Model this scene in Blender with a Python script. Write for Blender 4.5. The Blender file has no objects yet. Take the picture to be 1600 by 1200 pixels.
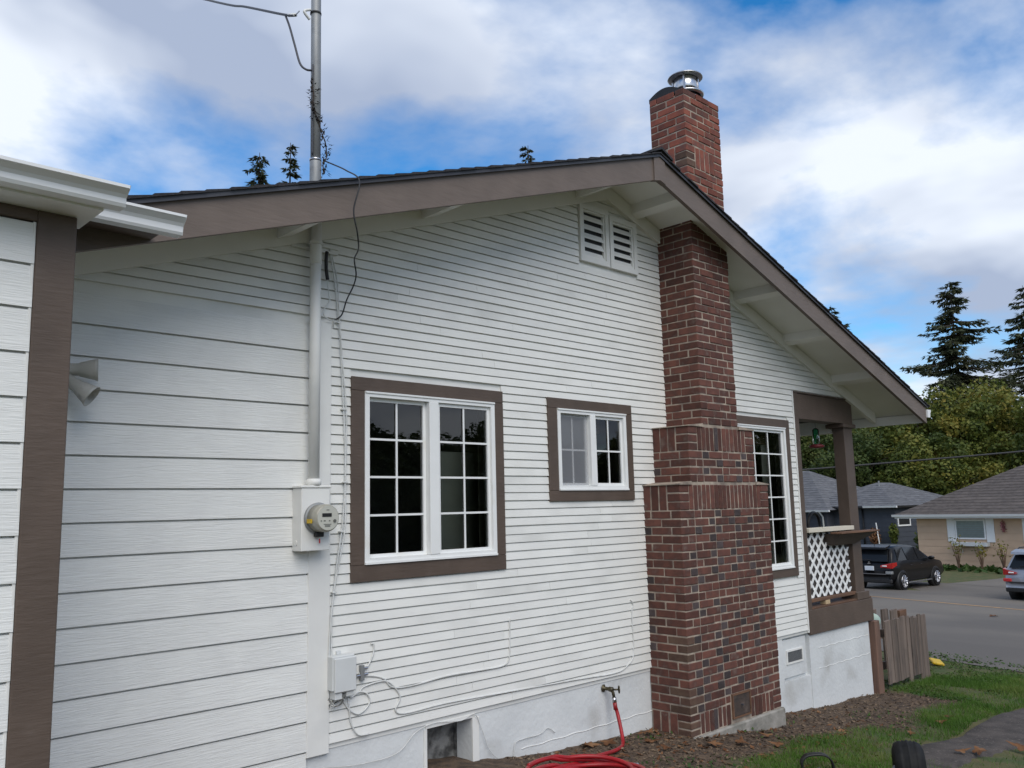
import bpy, math, random
import numpy as np
from mathutils import Vector, Matrix
random.seed(7); RNG = np.random.default_rng(7)
SC = bpy.context.scene
COL = SC.collection

# ------------------------------------------------------------------ camera, world, sun, exposure
cam_d = bpy.data.cameras.new('camera'); cam = bpy.data.objects.new('camera', cam_d); COL.objects.link(cam)
SC.camera = cam
cam_d.sensor_width = 36.0; cam_d.lens = 1340.0/1600.0*36.0
cam_d.clip_start = 0.05; cam_d.clip_end = 2000
PITCH, ROLL, YAW = math.radians(8.198), math.radians(-1.355), math.radians(43.969)
_f = Vector((math.sin(YAW)*math.cos(PITCH), math.cos(YAW)*math.cos(PITCH), math.sin(PITCH)))
_r = Vector((math.cos(YAW), -math.sin(YAW), 0)); _u = _r.cross(_f)
_r2 = math.cos(ROLL)*_r + math.sin(ROLL)*_u; _u2 = -math.sin(ROLL)*_r + math.cos(ROLL)*_u
CAMLOC = Vector((0, -4.6, 1.75))
cam.matrix_world = Matrix(((_r2.x, _u2.x, -_f.x, CAMLOC.x), (_r2.y, _u2.y, -_f.y, CAMLOC.y), (_r2.z, _u2.z, -_f.z, CAMLOC.z), (0, 0, 0, 1)))

SUN_EL, SUN_AZ = math.radians(44), math.radians(208)      # azimuth clockwise from +y
world = bpy.data.worlds.new('World'); SC.world = world; world.use_nodes = True
def build_world():
    nt = world.node_tree; N = nt.nodes; L = nt.links; N.clear()
    out = N.new('ShaderNodeOutputWorld'); bg = N.new('ShaderNodeBackground'); bg.inputs[1].default_value = 0.10
    sky = N.new('ShaderNodeTexSky'); sky.sky_type = 'NISHITA'; sky.sun_disc = False
    sky.sun_elevation = SUN_EL; sky.sun_rotation = SUN_AZ; sky.altitude = 50; sky.air_density = 1.0; sky.dust_density = 0.6; sky.ozone_density = 2.5
    tc = N.new('ShaderNodeTexCoord'); sep = N.new('ShaderNodeSeparateXYZ'); L.new(tc.outputs['Generated'], sep.inputs[0])
    def math_(op, a, b=None, clamp=False):
        m = N.new('ShaderNodeMath'); m.operation = op; m.use_clamp = clamp
        for i, v in enumerate((a, b)):
            if v is None: continue
            if isinstance(v, (int, float)): m.inputs[i].default_value = v
            else: L.new(v, m.inputs[i])
        return m.outputs[0]
    zz = math_('ADD', math_('MAXIMUM', sep.outputs[2], 0.0), 0.22)
    comb = N.new('ShaderNodeCombineXYZ')
    L.new(math_('DIVIDE', sep.outputs[0], zz), comb.inputs[0]); L.new(math_('DIVIDE', sep.outputs[1], zz), comb.inputs[1])
    mp = N.new('ShaderNodeMapping'); mp.inputs['Location'].default_value = (SKY_OFF[0], SKY_OFF[1], SKY_OFF[2]); L.new(comb.outputs[0], mp.inputs[0])
    def noise(scale, detail, rough, dist=0.0):
        n = N.new('ShaderNodeTexNoise'); n.inputs['Scale'].default_value = scale; n.inputs['Detail'].default_value = detail
        n.inputs['Roughness'].default_value = rough; n.inputs['Distortion'].default_value = dist; L.new(mp.outputs[0], n.inputs['Vector']); return n.outputs['Fac']
    n1 = noise(1.25, 7, 0.55, 0.15); n2 = noise(3.4, 5, 0.5, 0.1); n3 = noise(1.5, 4, 0.5, 0.3)
    dens = math_('ADD', math_('MULTIPLY', n1, 0.8), math_('MULTIPLY', n2, 0.2))
    low = math_('POWER', math_('SUBTRACT', 1.0, math_('MAXIMUM', sep.outputs[2], 0.0)), 5.0)      # cloud banks seen edge-on towards the horizon
    dens = math_('ADD', dens, math_('MULTIPLY', low, 0.075))
    ramp = N.new('ShaderNodeValToRGB'); L.new(dens, ramp.inputs[0])
    ramp.color_ramp.elements[0].position = 0.395; ramp.color_ramp.elements[0].color = (0.0, 0.0, 0.0, 1)
    ramp.color_ramp.elements[1].position = 0.54; ramp.color_ramp.elements[1].color = (0.97, 0.97, 0.97, 1)
    cr = N.new('ShaderNodeValToRGB'); L.new(n3, cr.inputs[0])
    cr.color_ramp.elements[0].position = 0.40; cr.color_ramp.elements[0].color = (*CLOUD_DARK, 1)
    cr.color_ramp.elements[1].position = 0.62; cr.color_ramp.elements[1].color = (*CLOUD_LIGHT, 1)
    mix = N.new('ShaderNodeMix'); mix.data_type = 'RGBA'
    hs = N.new('ShaderNodeHueSaturation'); hs.inputs['Saturation'].default_value = 1.4; hs.inputs['Value'].default_value = 1.45; L.new(sky.outputs[0], hs.inputs['Color'])
    L.new(ramp.outputs[0], mix.inputs['Factor']); L.new(hs.outputs[0], mix.inputs['A']); L.new(cr.outputs[0], mix.inputs['B'])
    L.new(mix.outputs['Result'], bg.inputs[0]); L.new(bg.outputs[0], out.inputs[0])
SKY_OFF = (6.8, 1.7, 4.1)
CLOUD_DARK = (3.5, 4.1, 5.4); CLOUD_LIGHT = (7.6, 8.1, 8.9)
build_world()
sun_d = bpy.data.lights.new('sun', 'SUN'); sun_d.energy = 1.8; sun_d.angle = math.radians(50); sun_d.color = (1.0, 0.94, 0.85)
sun = bpy.data.objects.new('sun', sun_d); COL.objects.link(sun)
_sd = Vector((math.sin(SUN_AZ)*math.cos(SUN_EL), math.cos(SUN_AZ)*math.cos(SUN_EL), math.sin(SUN_EL)))
sun.rotation_euler = _sd.to_track_quat('Z', 'Y').to_euler(); sun.location = (0, -10, 30)
SC.view_settings.view_transform = 'Standard'; SC.view_settings.look = 'None'; SC.view_settings.gamma = 1.0
SC.view_settings.use_curve_mapping = False
SC.view_settings.exposure = 0.30
SC.cycles.max_bounces = 8; SC.cycles.transparent_max_bounces = 16

# ------------------------------------------------------------------ materials
def new_mat(name):
    m = bpy.data.materials.new(name); m.use_nodes = True
    return m, m.node_tree.nodes, m.node_tree.links, m.node_tree.nodes['Principled BSDF']
def M(name, c1, c2=None, rough=0.6, nscale=6.0, stretch=(1, 1, 1), detail=5, lo=0.35, hi=0.65, bump=0.0, bscale=60.0, bstretch=None,
      orand=0.0, irand=False, metal=0.0, dirt=None, dscale=2.5, dlo=0.5, dhi=0.75, spec=0.4, bdist=0.01, world_tex=False, distort=0.0):
    m, N, L, B = new_mat(name)
    B.inputs['Roughness'].default_value = rough; B.inputs['Metallic'].default_value = metal
    B.inputs['Specular IOR Level'].default_value = spec
    tc = N.new('ShaderNodeTexCoord')
    if world_tex:
        g = N.new('ShaderNodeNewGeometry'); src = g.outputs['Position']
    else:
        oi = N.new('ShaderNodeObjectInfo'); ad = N.new('ShaderNodeVectorMath'); ad.operation = 'ADD'
        sc_ = N.new('ShaderNodeMath'); sc_.operation = 'MULTIPLY'; sc_.inputs[1].default_value = 37.0
        L.new(oi.outputs['Random'], sc_.inputs[0]); L.new(tc.outputs['Object'], ad.inputs[0]); L.new(sc_.outputs[0], ad.inputs[1]); src = ad.outputs[0]
    def noise(scale, st, det, dis=0.0):
        mp = N.new('ShaderNodeMapping'); mp.inputs['Scale'].default_value = st; L.new(src, mp.inputs[0])
        n = N.new('ShaderNodeTexNoise'); n.inputs['Scale'].default_value = scale; n.inputs['Detail'].default_value = det
        n.inputs['Distortion'].default_value = dis
        L.new(mp.outputs[0], n.inputs['Vector']); return n.outputs['Fac']
    def ramp(fac, a, b, ca, cb):
        r = N.new('ShaderNodeValToRGB'); L.new(fac, r.inputs[0])
        r.color_ramp.elements[0].position = a; r.color_ramp.elements[0].color = (*ca, 1)
        r.color_ramp.elements[1].position = b; r.color_ramp.elements[1].color = (*cb, 1); return r.outputs[0]
    if c2 is None: c2 = tuple(v*0.9 for v in c1)
    col = ramp(noise(nscale, stretch, detail, distort), lo, hi, c1, c2)
    if dirt:
        f = ramp(noise(dscale, (1, 1, 1), 6), dlo, dhi, (0, 0, 0), (1, 1, 1))
        mx = N.new('ShaderNodeMix'); mx.data_type = 'RGBA'; L.new(f, mx.inputs['Factor']); L.new(col, mx.inputs['A']); mx.inputs['B'].default_value = (*dirt, 1); col = mx.outputs['Result']
    if orand:
        oi2 = N.new('ShaderNodeObjectInfo'); val = oi2.outputs['Random']
        if irand:
            g2 = N.new('ShaderNodeNewGeometry'); a = N.new('ShaderNodeMath'); a.operation = 'ADD'
            L.new(val, a.inputs[0]); L.new(g2.outputs['Random Per Island'], a.inputs[1])
            fr = N.new('ShaderNodeMath'); fr.operation = 'FRACT'; L.new(a.outputs[0], fr.inputs[0]); val = fr.outputs[0]
        mr = N.new('ShaderNodeMapRange'); L.new(val, mr.inputs[0]); mr.inputs[3].default_value = 1-orand; mr.inputs[4].default_value = 1+orand
        hv = N.new('ShaderNodeHueSaturation'); L.new(mr.outputs[0], hv.inputs['Value']); L.new(col, hv.inputs['Color']); col = hv.outputs[0]
    L.new(col, B.inputs['Base Color'])
    if bump:
        bp = N.new('ShaderNodeBump'); bp.inputs['Strength'].default_value = bump; bp.inputs['Distance'].default_value = bdist
        L.new(noise(bscale, bstretch or stretch, 6, distort), bp.inputs['Height']); L.new(bp.outputs[0], B.inputs['Normal'])
    return m
def foliage(name, cols, trans=0.25, rough=0.6, clump=0.45):
    m, N, L, B = new_mat(name)
    g = N.new('ShaderNodeNewGeometry'); oi = N.new('ShaderNodeObjectInfo')
    r = N.new('ShaderNodeValToRGB'); r.color_ramp.interpolation = 'LINEAR'
    a = N.new('ShaderNodeMath'); a.operation = 'ADD'; b = N.new('ShaderNodeMath'); b.operation = 'MULTIPLY'; b.inputs[1].default_value = 0.35
    s = N.new('ShaderNodeMath'); s.operation = 'MULTIPLY'; s.inputs[1].default_value = 0.65
    L.new(oi.outputs['Random'], b.inputs[0]); L.new(g.outputs['Random Per Island'], s.inputs[0]); L.new(b.outputs[0], a.inputs[0]); L.new(s.outputs[0], a.inputs[1]); L.new(a.outputs[0], r.inputs[0])
    ns = N.new('ShaderNodeTexNoise'); ns.inputs['Scale'].default_value = clump; ns.inputs['Detail'].default_value = 2; L.new(g.outputs['Position'], ns.inputs['Vector'])
    mr = N.new('ShaderNodeMapRange'); L.new(ns.outputs['Fac'], mr.inputs[0]); mr.inputs[1].default_value = .36; mr.inputs[2].default_value = .66
    w1 = N.new('ShaderNodeMath'); w1.operation = 'MULTIPLY'; w1.inputs[1].default_value = .5; L.new(mr.outputs[0], w1.inputs[0])
    w2 = N.new('ShaderNodeMath'); w2.operation = 'MULTIPLY'; w2.inputs[1].default_value = .5; L.new(a.outputs[0], w2.inputs[0])
    w3 = N.new('ShaderNodeMath'); w3.operation = 'ADD'; L.new(w1.outputs[0], w3.inputs[0]); L.new(w2.outputs[0], w3.inputs[1]); L.new(w3.outputs[0], r.inputs[0])
    els = r.color_ramp.elements
    while len(els) < len(cols): els.new(0.5)
    for i, c in enumerate(cols): els[i].position = i/(len(cols)-1); els[i].color = (*c, 1)
    L.new(r.outputs[0], B.inputs['Base Color']); B.inputs['Roughness'].default_value = rough; B.inputs['Specular IOR Level'].default_value = 0.25
    t = N.new('ShaderNodeBsdfTranslucent'); L.new(r.outputs[0], t.inputs[0]); mx = N.new('ShaderNodeMixShader'); mx.inputs[0].default_value = trans
    L.new(B.outputs[0], mx.inputs[1]); L.new(t.outputs[0], mx.inputs[2]); L.new(mx.outputs[0], N['Material Output'].inputs[0])
    return m
def glass_mat(name, tint=(0.86, 0.9, 0.88), ior=1.5, rough=0.0):
    m, N, L, B = new_mat(name); N.remove(B)
    fr = N.new('ShaderNodeFresnel'); fr.inputs[0].default_value = ior
    tr = N.new('ShaderNodeBsdfTransparent'); tr.inputs[0].default_value = (*tint, 1); gl = N.new('ShaderNodeBsdfGlossy'); gl.inputs['Roughness'].default_value = rough
    mx = N.new('ShaderNodeMixShader'); L.new(fr.outputs[0], mx.inputs[0]); L.new(tr.outputs[0], mx.inputs[1]); L.new(gl.outputs[0], mx.inputs[2]); L.new(mx.outputs[0], N['Material Output'].inputs[0])
    return m

W = (0.74, 0.75, 0.74)
MAT = dict(
 white=M('white_paint', (0.78, 0.78, 0.745), (0.73, 0.73, 0.70), 0.5, 3.0, bump=0.12, bscale=90, bstretch=(0.25, 1, 1.6), orand=0.025, dirt=(0.56, 0.56, 0.53), dscale=1.6, dlo=0.52, dhi=0.85),
 white_grain=M('embossed_white_siding', (0.76, 0.765, 0.74), (0.71, 0.715, 0.695), 0.5, 3.0, bump=0.34, bscale=11, bstretch=(0.5, 1, 8.0), bdist=0.012, orand=0.025, distort=1.1),
 trim=M('white_trim_paint', (0.77, 0.77, 0.74), (0.72, 0.72, 0.695), 0.5, 4.0, bump=0.1, bscale=50, bstretch=(1, 1, 0.3), dirt=(0.58, 0.59, 0.58), dscale=3, dlo=0.56, dhi=0.9),
 soffit=M('soffit_paint', (0.80, 0.79, 0.755), (0.76, 0.75, 0.715), 0.6, 3.0, bump=0.08, bscale=30),
 brown=M('brown_paint', (0.106, 0.077, 0.060), (0.088, 0.064, 0.050), 0.55, 5.0, bump=0.35, bscale=70, bstretch=(0.18, 1, 1), bdist=0.006, orand=0.05, dirt=(0.12, 0.092, 0.075), dscale=9, dlo=0.6, dhi=0.9),
 brown_rake=M('brown_rake_paint', (0.158, 0.124, 0.104), (0.136, 0.107, 0.089), 0.55, 5.0, bump=0.5, bscale=22, bstretch=(0.35, 1, 1.6), bdist=0.006),
 vinyl=M('white_vinyl', (0.80, 0.81, 0.80), (0.77, 0.78, 0.77), 0.35, 6.0, dirt=(0.66, 0.64, 0.56), dscale=5, dlo=0.62, dhi=0.9),
 gutter=M('white_aluminium', (0.76, 0.77, 0.77), (0.73, 0.74, 0.74), 0.35, 3.0, dirt=(0.62, 0.62, 0.6), dscale=2, dlo=0.6, dhi=0.9),
 found=M('painted_concrete', (0.68, 0.70, 0.70), (0.60, 0.62, 0.625), 0.65, 2.2, bump=0.5, bscale=28, bdist=0.008, dirt=(0.45, 0.45, 0.43), dscale=2.2, dlo=0.60, dhi=0.80),
 conc=M('bare_concrete', (0.33, 0.31, 0.28), (0.22, 0.21, 0.185), 0.9, 9.0, bump=0.6, bscale=40, dirt=(0.12, 0.12, 0.10), dscale=6),
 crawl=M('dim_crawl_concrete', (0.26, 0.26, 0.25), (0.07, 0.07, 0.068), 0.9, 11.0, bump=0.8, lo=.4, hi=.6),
 mortar=M('mortar', (0.42, 0.35, 0.28), (0.19, 0.155, 0.13), 0.95, 9.0, bump=0.6, bscale=120, bdist=0.004),
 brick=M('red_brick', (0.128, 0.050, 0.036), (0.078, 0.034, 0.027), 0.85, 13.0, bump=0.7, bscale=130, bdist=0.003, orand=0.30, irand=True, dirt=(0.165, 0.115, 0.095), dscale=13, dlo=0.58, dhi=0.85),
 brick_dark=M('dark_header_brick', (0.066, 0.050, 0.050), (0.045, 0.034, 0.034), 0.85, 13.0, bump=0.7, bscale=130, bdist=0.003, orand=0.35, irand=True, dirt=(0.12, 0.10, 0.095), dscale=13, dlo=0.6, dhi=0.85),
 brick_top=M('orange_red_brick', (0.235, 0.072, 0.045), (0.150, 0.050, 0.036), 0.85, 11.0, bump=0.7, bscale=130, bdist=0.003, orand=0.30, irand=True, dirt=(0.085, 0.06, 0.055), dscale=7, dlo=0.52, dhi=0.8),
 brick_moss=M('moss_stained_brick', (0.105, 0.066, 0.045), (0.080, 0.042, 0.032), 0.9, 13.0, bump=0.7, bscale=130, bdist=0.003, orand=0.30, irand=True),
 shingle=M('charcoal_shingle', (0.022, 0.022, 0.026), (0.035, 0.035, 0.04), 0.9, 40.0, bump=0.6, bscale=150, orand=0.2),
 drip=M('dark_metal_edge', (0.06, 0.062, 0.07), (0.05, 0.05, 0.06), 0.45, 5.0),
 galv=M('galvanised_steel', (0.30, 0.31, 0.31), (0.24, 0.25, 0.255), 0.5, 14.0, stretch=(1, 1, 0.25), metal=0.3, dirt=(0.15, 0.15, 0.15), dscale=8, dlo=0.58, dhi=0.85),
 steel=M('polished_steel', (0.60, 0.60, 0.61), (0.48, 0.48, 0.50), 0.28, 6.0, metal=1.0),
 black=M('black_plastic', (0.012, 0.012, 0.013), (0.02, 0.02, 0.02), 0.5, 12.0),
 wire_black=M('black_cable', (0.02, 0.02, 0.022), (0.03, 0.03, 0.03), 0.55, 20.0),
 wire_white=M('painted_cable', (0.70, 0.71, 0.70), (0.58, 0.59, 0.57), 0.45, 14.0),
 box_grey=M('pale_grey_enclosure', (0.62, 0.64, 0.64), (0.58, 0.60, 0.60), 0.45, 6.0, dirt=(0.45, 0.46, 0.44), dscale=5, dlo=0.6, dhi=0.85),
 meter=M('meter_cover', (0.36, 0.35, 0.29), (0.33, 0.32, 0.27), 0.25, 8.0, spec=0.6),
 meter_face=M('meter_face', (0.50, 0.50, 0.44), (0.47, 0.47, 0.42), 0.3, 8.0, spec=0.6),
 yellow=M('yellow_plastic', (0.62, 0.42, 0.02), (0.52, 0.34, 0.02), 0.5, 12.0, dirt=(0.3, 0.2, 0.03), dscale=20, dlo=0.6),
 red=M('red_tag', (0.5, 0.03, 0.03), None, 0.5),
 print=M('grey_print', (0.12, 0.12, 0.11), None, 0.5),
 hose=M('red_rubber_hose', (0.36, 0.012, 0.018), (0.27, 0.010, 0.014), 0.38, 12.0, dirt=(0.2, 0.03, 0.03), dscale=9, dlo=0.6),
 brass=M('weathered_brass', (0.14, 0.12, 0.07), (0.07, 0.065, 0.05), 0.5, 30.0, metal=0.8),
 lattice=M('white_lattice', (0.78, 0.79, 0.78), (0.73, 0.74, 0.74), 0.5, 8.0, orand=0.03),
 dark_board=M('dark_backing_board', (0.055, 0.050, 0.048), (0.045, 0.04, 0.04), 0.7, 8.0),
 raw=M('raw_lumber', (0.50, 0.38, 0.23), (0.40, 0.29, 0.165), 0.7, 9.0, stretch=(1, 1, 0.2), bump=0.2),
 cream=M('cream_board', (0.62, 0.58, 0.48), (0.55, 0.51, 0.42), 0.65, 9.0, stretch=(0.2, 1, 1), bump=0.2),
 deck=M('stained_deck_board', (0.16, 0.085, 0.05), (0.10, 0.055, 0.035), 0.7, 10.0, stretch=(0.2, 1, 1), bump=0.3, orand=0.15),
 fence=M('weathered_cedar', (0.195, 0.150, 0.122), (0.095, 0.074, 0.063), 0.85, 9.0, stretch=(1.6, 1.6, 0.14), bump=0.6, bscale=40, bstretch=(1.5, 1.5, 0.12), orand=0.20, dirt=(0.065, 0.055, 0.05), dscale=5, dlo=0.56, dhi=0.85),
 fence_red=M('reddish_cedar_post', (0.20, 0.115, 0.082), (0.13, 0.080, 0.06), 0.85, 9.0, stretch=(1.6, 1.6, 0.14), bump=0.5, bscale=40, bstretch=(1.5, 1.5, 0.12)),
 room=M('dim_room_wall', (0.20, 0.205, 0.17), (0.17, 0.175, 0.145), 0.8, 2.0),
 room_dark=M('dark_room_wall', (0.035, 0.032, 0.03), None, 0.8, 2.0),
 room_panel=M('grey_green_panel', (0.42, 0.43, 0.36), (0.38, 0.39, 0.33), 0.7, 3.0),
 curtain=M('pale_curtain', (0.55, 0.54, 0.47), (0.48, 0.47, 0.41), 0.8, 8.0, stretch=(3, 3, 0.3)),
 bamboo=M('bamboo_blind', (0.20, 0.135, 0.07), (0.09, 0.06, 0.035), 0.8, 10.0, stretch=(0.3, 1, 9)),
 screen=None, screen_mesh=None,
 glass=glass_mat('window_glass', ior=1.75), glass_green=glass_mat('green_glass', (0.30, 0.75, 0.55)),
 red_base=M('dull_red_plastic', (0.20, 0.03, 0.035), None, 0.4),
 mint=M('mint_enamel', (0.42, 0.55, 0.50), (0.36, 0.48, 0.43), 0.4),
 tyre=M('black_rubber', (0.008, 0.008, 0.009), (0.014, 0.014, 0.014), 0.7, 30.0, spec=0.25),
 asphalt=M('road_asphalt', (0.142, 0.127, 0.110), (0.110, 0.099, 0.088), 0.9, 0.35, bump=0.4, bscale=60, dirt=(0.185, 0.163, 0.135), dscale=0.14, dlo=0.48, dhi=0.68, world_tex=True, stretch=(1.0, 0.35, 1)),
 path=M('old_asphalt_path', (0.090, 0.076, 0.068), (0.050, 0.043, 0.039), 0.95, 5.0, bump=0.9, bscale=80, dirt=(0.17, 0.145, 0.13), dscale=38, dlo=0.60, dhi=0.70, world_tex=True),
 line=M('faded_yellow_paint', (0.50, 0.29, 0.12), (0.32, 0.20, 0.10), 0.8, 3.0, dirt=(0.16, 0.145, 0.12), dscale=4, dlo=0.55, dhi=0.8),
 soil_bits=M('bark_mulch', (0.075, 0.052, 0.036), (0.16, 0.115, 0.075), 0.95, 12.0, orand=0.5, irand=True),
)
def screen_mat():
    m, N, L, B = new_mat('painted_reflection_screen'); B.inputs['Base Color'].default_value = (.30, .31, .33, 1); B.inputs['Roughness'].default_value = .6  # grey of the insect screen stands in for bright sky reflected there
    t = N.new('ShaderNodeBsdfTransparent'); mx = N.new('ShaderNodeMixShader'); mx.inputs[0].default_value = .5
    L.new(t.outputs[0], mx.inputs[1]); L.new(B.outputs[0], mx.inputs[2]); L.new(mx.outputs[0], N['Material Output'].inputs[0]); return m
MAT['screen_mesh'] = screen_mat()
LEAF_COLS = [(0.028, 0.046, 0.012), (0.070, 0.098, 0.020), (0.125, 0.145, 0.028), (0.205, 0.185, 0.034), (0.26, 0.17, 0.036)]
MAT['leaf'] = foliage('autumn_leaves', LEAF_COLS)
MAT['leaf_dark'] = foliage('dark_leaves', [(0.022, 0.042, 0.013), (0.045, 0.072, 0.018), (0.08, 0.105, 0.025), (0.125, 0.115, 0.028)])
MAT['needle'] = foliage('conifer_needles', [(0.045, 0.058, 0.032), (0.075, 0.088, 0.045), (0.125, 0.125, 0.07)], 0.25)
MAT['grass'] = foliage('lawn_blades', [(0.035, 0.085, 0.012), (0.065, 0.145, 0.020), (0.10, 0.19, 0.03), (0.19, 0.19, 0.06)], 0.3, clump=1.6)
MAT['weed'] = foliage('weed_leaves', [(0.025, 0.055, 0.014), (0.05, 0.095, 0.022), (0.09, 0.13, 0.03)], 0.25)
MAT['dead'] = foliage('dead_leaves', [(0.055, 0.026, 0.014), (0.13, 0.058, 0.026), (0.21, 0.105, 0.05), (0.30, 0.18, 0.095)], 0.15, 0.8, 9.0)
MAT['bark'] = M('bark', (0.07, 0.055, 0.043), (0.035, 0.028, 0.024), 0.9, 8.0, stretch=(1, 1, 0.2), bump=0.6)

# ------------------------------------------------------------------ mesh helpers
WLOC = {}
class MB:
    def __init__(s): s.v = []; s.f = []
    def add(s, vs, fs):
        o = len(s.v); s.v += [tuple(p) for p in vs]; s.f += [tuple(i+o for i in f) for f in fs]; return s
    def box(s, x0, x1, y0, y1, z0, z1):
        return s.add([(x0, y0, z0), (x1, y0, z0), (x1, y1, z0), (x0, y1, z0), (x0, y0, z1), (x1, y0, z1), (x1, y1, z1), (x0, y1, z1)],
              [(0, 3, 2, 1), (4, 5, 6, 7), (0, 1, 5, 4), (1, 2, 6, 5), (2, 3, 7, 6), (3, 0, 4, 7)])
    def cbox(s, x0, x1, y0, y1, z0, z1, c=0.004):
        X, Y, Z = (x0, x1), (y0, y1), (z0, z1); vs = []; idx = {}
        for i in (0, 1):
            for j in (0, 1):
                for k in (0, 1):
                    p = (X[i], Y[j], Z[k]); d = (c if i == 0 else -c, c if j == 0 else -c, c if k == 0 else -c)
                    for a in range(3):
                        q = [p[b]+(d[b] if b != a else 0) for b in range(3)]; idx[i, j, k, a] = len(vs); vs.append(tuple(q))
        fs = []
        def face(keys): fs.append(tuple(idx[k] for k in keys))
        ctr = Vector(((x0+x1)/2, (y0+y1)/2, (z0+z1)/2))
        for a in range(3):
            b, d = (a+1) % 3, (a+2) % 3
            for sgn in (0, 1):
                q = []
                for (p_, r_) in ((0, 0), (1, 0), (1, 1), (0, 1)):
                    k = [0, 0, 0]; k[a] = sgn; k[b] = p_; k[d] = r_; q.append((*k, a))
                face(q if sgn else q[::-1])
        for a in range(3):
            b, d = (a+1) % 3, (a+2) % 3
            for p_ in (0, 1):
                for r_ in (0, 1):
                    k0 = [0, 0, 0]; k0[b] = p_; k0[d] = r_; k1 = list(k0); k1[a] = 1
                    face([(*k0, b), (*k1, b), (*k1, d), (*k0, d)])
        for i in (0, 1):
            for j in (0, 1):
                for k in (0, 1): face([(i, j, k, 0), (i, j, k, 1), (i, j, k, 2)])
        out = []
        for f in fs:
            pts = [Vector(vs[i]) for i in f]; n = (pts[1]-pts[0]).cross(pts[2]-pts[0]); m = sum(pts, Vector())/len(pts)
            out.append(f if n.dot(m-ctr) > 0 else f[::-1])
        return s.add(vs, out)
    def prism(s, poly, axis, a0, a1):
        """poly: list of 2-D points; extruded along axis 'x','y','z'"""
        def P(p, a):
            return {'x': (a, p[0], p[1]), 'y': (p[0], a, p[1]), 'z': (p[0], p[1], a)}[axis]
        n = len(poly); vs = [P(p, a0) for p in poly]+[P(p, a1) for p in poly]
        ar = sum(poly[i][0]*poly[(i+1) % n][1]-poly[(i+1) % n][0]*poly[i][1] for i in range(n))
        flip = (ar > 0) != (axis in 'xz')
        if a1 < a0: flip = not flip
        fs = [tuple(range(n-1, -1, -1)), tuple(range(n, 2*n))]+[(i, (i+1) % n, n+(i+1) % n, n+i) for i in range(n)]
        if flip: fs = [f[::-1] for f in fs]
        return s.add(vs, fs)
    def tube(s, pts, r, n=8, r1=None, caps=True):
        pts = [Vector(p) for p in pts]; m = len(pts); rings = []; prev = None
        for i, p in enumerate(pts):
            t = (pts[min(i+1, m-1)]-pts[max(i-1, 0)]).normalized()
            if prev is None:
                a = Vector((0, 0, 1)) if abs(t.z) < .9 else Vector((1, 0, 0)); e = t.cross(a).normalized()
            else: e = (prev-t*prev.dot(t)).normalized()
            prev = e; b = t.cross(e); rr = r if r1 is None else r+(r1-r)*i/max(1, m-1)
            rings.append([p+(e*math.cos(2*math.pi*k/n)+b*math.sin(2*math.pi*k/n))*rr for k in range(n)])
        vs = [q for R in rings for q in R]; fs = []
        for i in range(m-1):
            for k in range(n): fs.append((i*n+k, i*n+(k+1) % n, (i+1)*n+(k+1) % n, (i+1)*n+k))
        if caps: fs += [tuple(range(n-1, -1, -1)), tuple((m-1)*n+k for k in range(n))]
        return s.add(vs, fs)
    def lathe(s, prof, origin, axis=(0, 0, 1), n=20, caps=True):
        o = Vector(origin); t = Vector(axis).normalized(); a = Vector((0, 0, 1)) if abs(t.z) < .9 else Vector((1, 0, 0))
        e = t.cross(a).normalized(); b = t.cross(e); vs = []; fs = []
        for (r, h) in prof:
            for k in range(n): vs.append(o+t*h+(e*math.cos(2*math.pi*k/n)+b*math.sin(2*math.pi*k/n))*r)
        m = len(prof)
        for i in range(m-1):
            for k in range(n): fs.append((i*n+k, i*n+(k+1) % n, (i+1)*n+(k+1) % n, (i+1)*n+k))
        if caps: fs += [tuple(range(n-1, -1, -1)), tuple((m-1)*n+k for k in range(n))]
        return s.add(vs, fs)
    def quad(s, a, b, c, d): return s.add([a, b, c, d], [(0, 1, 2, 3)])
    def build(s, name, mat, parent=None, smooth=False, origin=None):
        if origin is None:
            A = np.array(s.v); origin = Vector(((A[:, 0].min()+A[:, 0].max())/2, (A[:, 1].min()+A[:, 1].max())/2, A[:, 2].min()))
        else: origin = Vector(origin)
        me = bpy.data.meshes.new(name)
        me.from_pydata([(p[0]-origin.x, p[1]-origin.y, p[2]-origin.z) for p in s.v], [], s.f); me.update()
        return link(name, me, mat, parent, origin, smooth)
def link(name, me, mat, parent, origin, smooth=False):
    if mat is not None and not me.materials: me.materials.append(MAT[mat] if isinstance(mat, str) else mat)
    if smooth: me.polygons.foreach_set('use_smooth', [True]*len(me.polygons))
    o = bpy.data.objects.new(name, me); COL.objects.link(o); place(o, parent, origin); return o
def place(o, parent, origin):
    origin = Vector(origin); WLOC[o.name] = origin.copy()
    if parent is not None: o.parent = parent; o.location = origin-WLOC[parent.name]
    else: o.location = origin
def empty(name, loc, label, cat, group=None):
    o = bpy.data.objects.new(name, None); COL.objects.link(o); o.empty_display_size = 0.1; place(o, None, loc); return tag(o, label, cat, group)
def tag(o, label, cat=None, group=None, kind=None):
    if label: o['label'] = label
    if cat: o['category'] = cat
    if group: o['group'] = group
    if kind: o['kind'] = kind
    return o
def struct(o): o['kind'] = 'structure'; return o
def spline(pts, sub=8):
    P = [Vector(p) for p in pts]; out = []
    for i in range(len(P)-1):
        p0, p1, p2, p3 = P[max(i-1, 0)], P[i], P[i+1], P[min(i+2, len(P)-1)]
        for k in range(sub):
            t = k/sub; out.append(0.5*((2*p1)+(p2-p0)*t+(2*p0-5*p1+4*p2-p3)*t*t+(3*p1-p0-3*p2+p3)*t**3))
    out.append(P[-1]); return out
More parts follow.
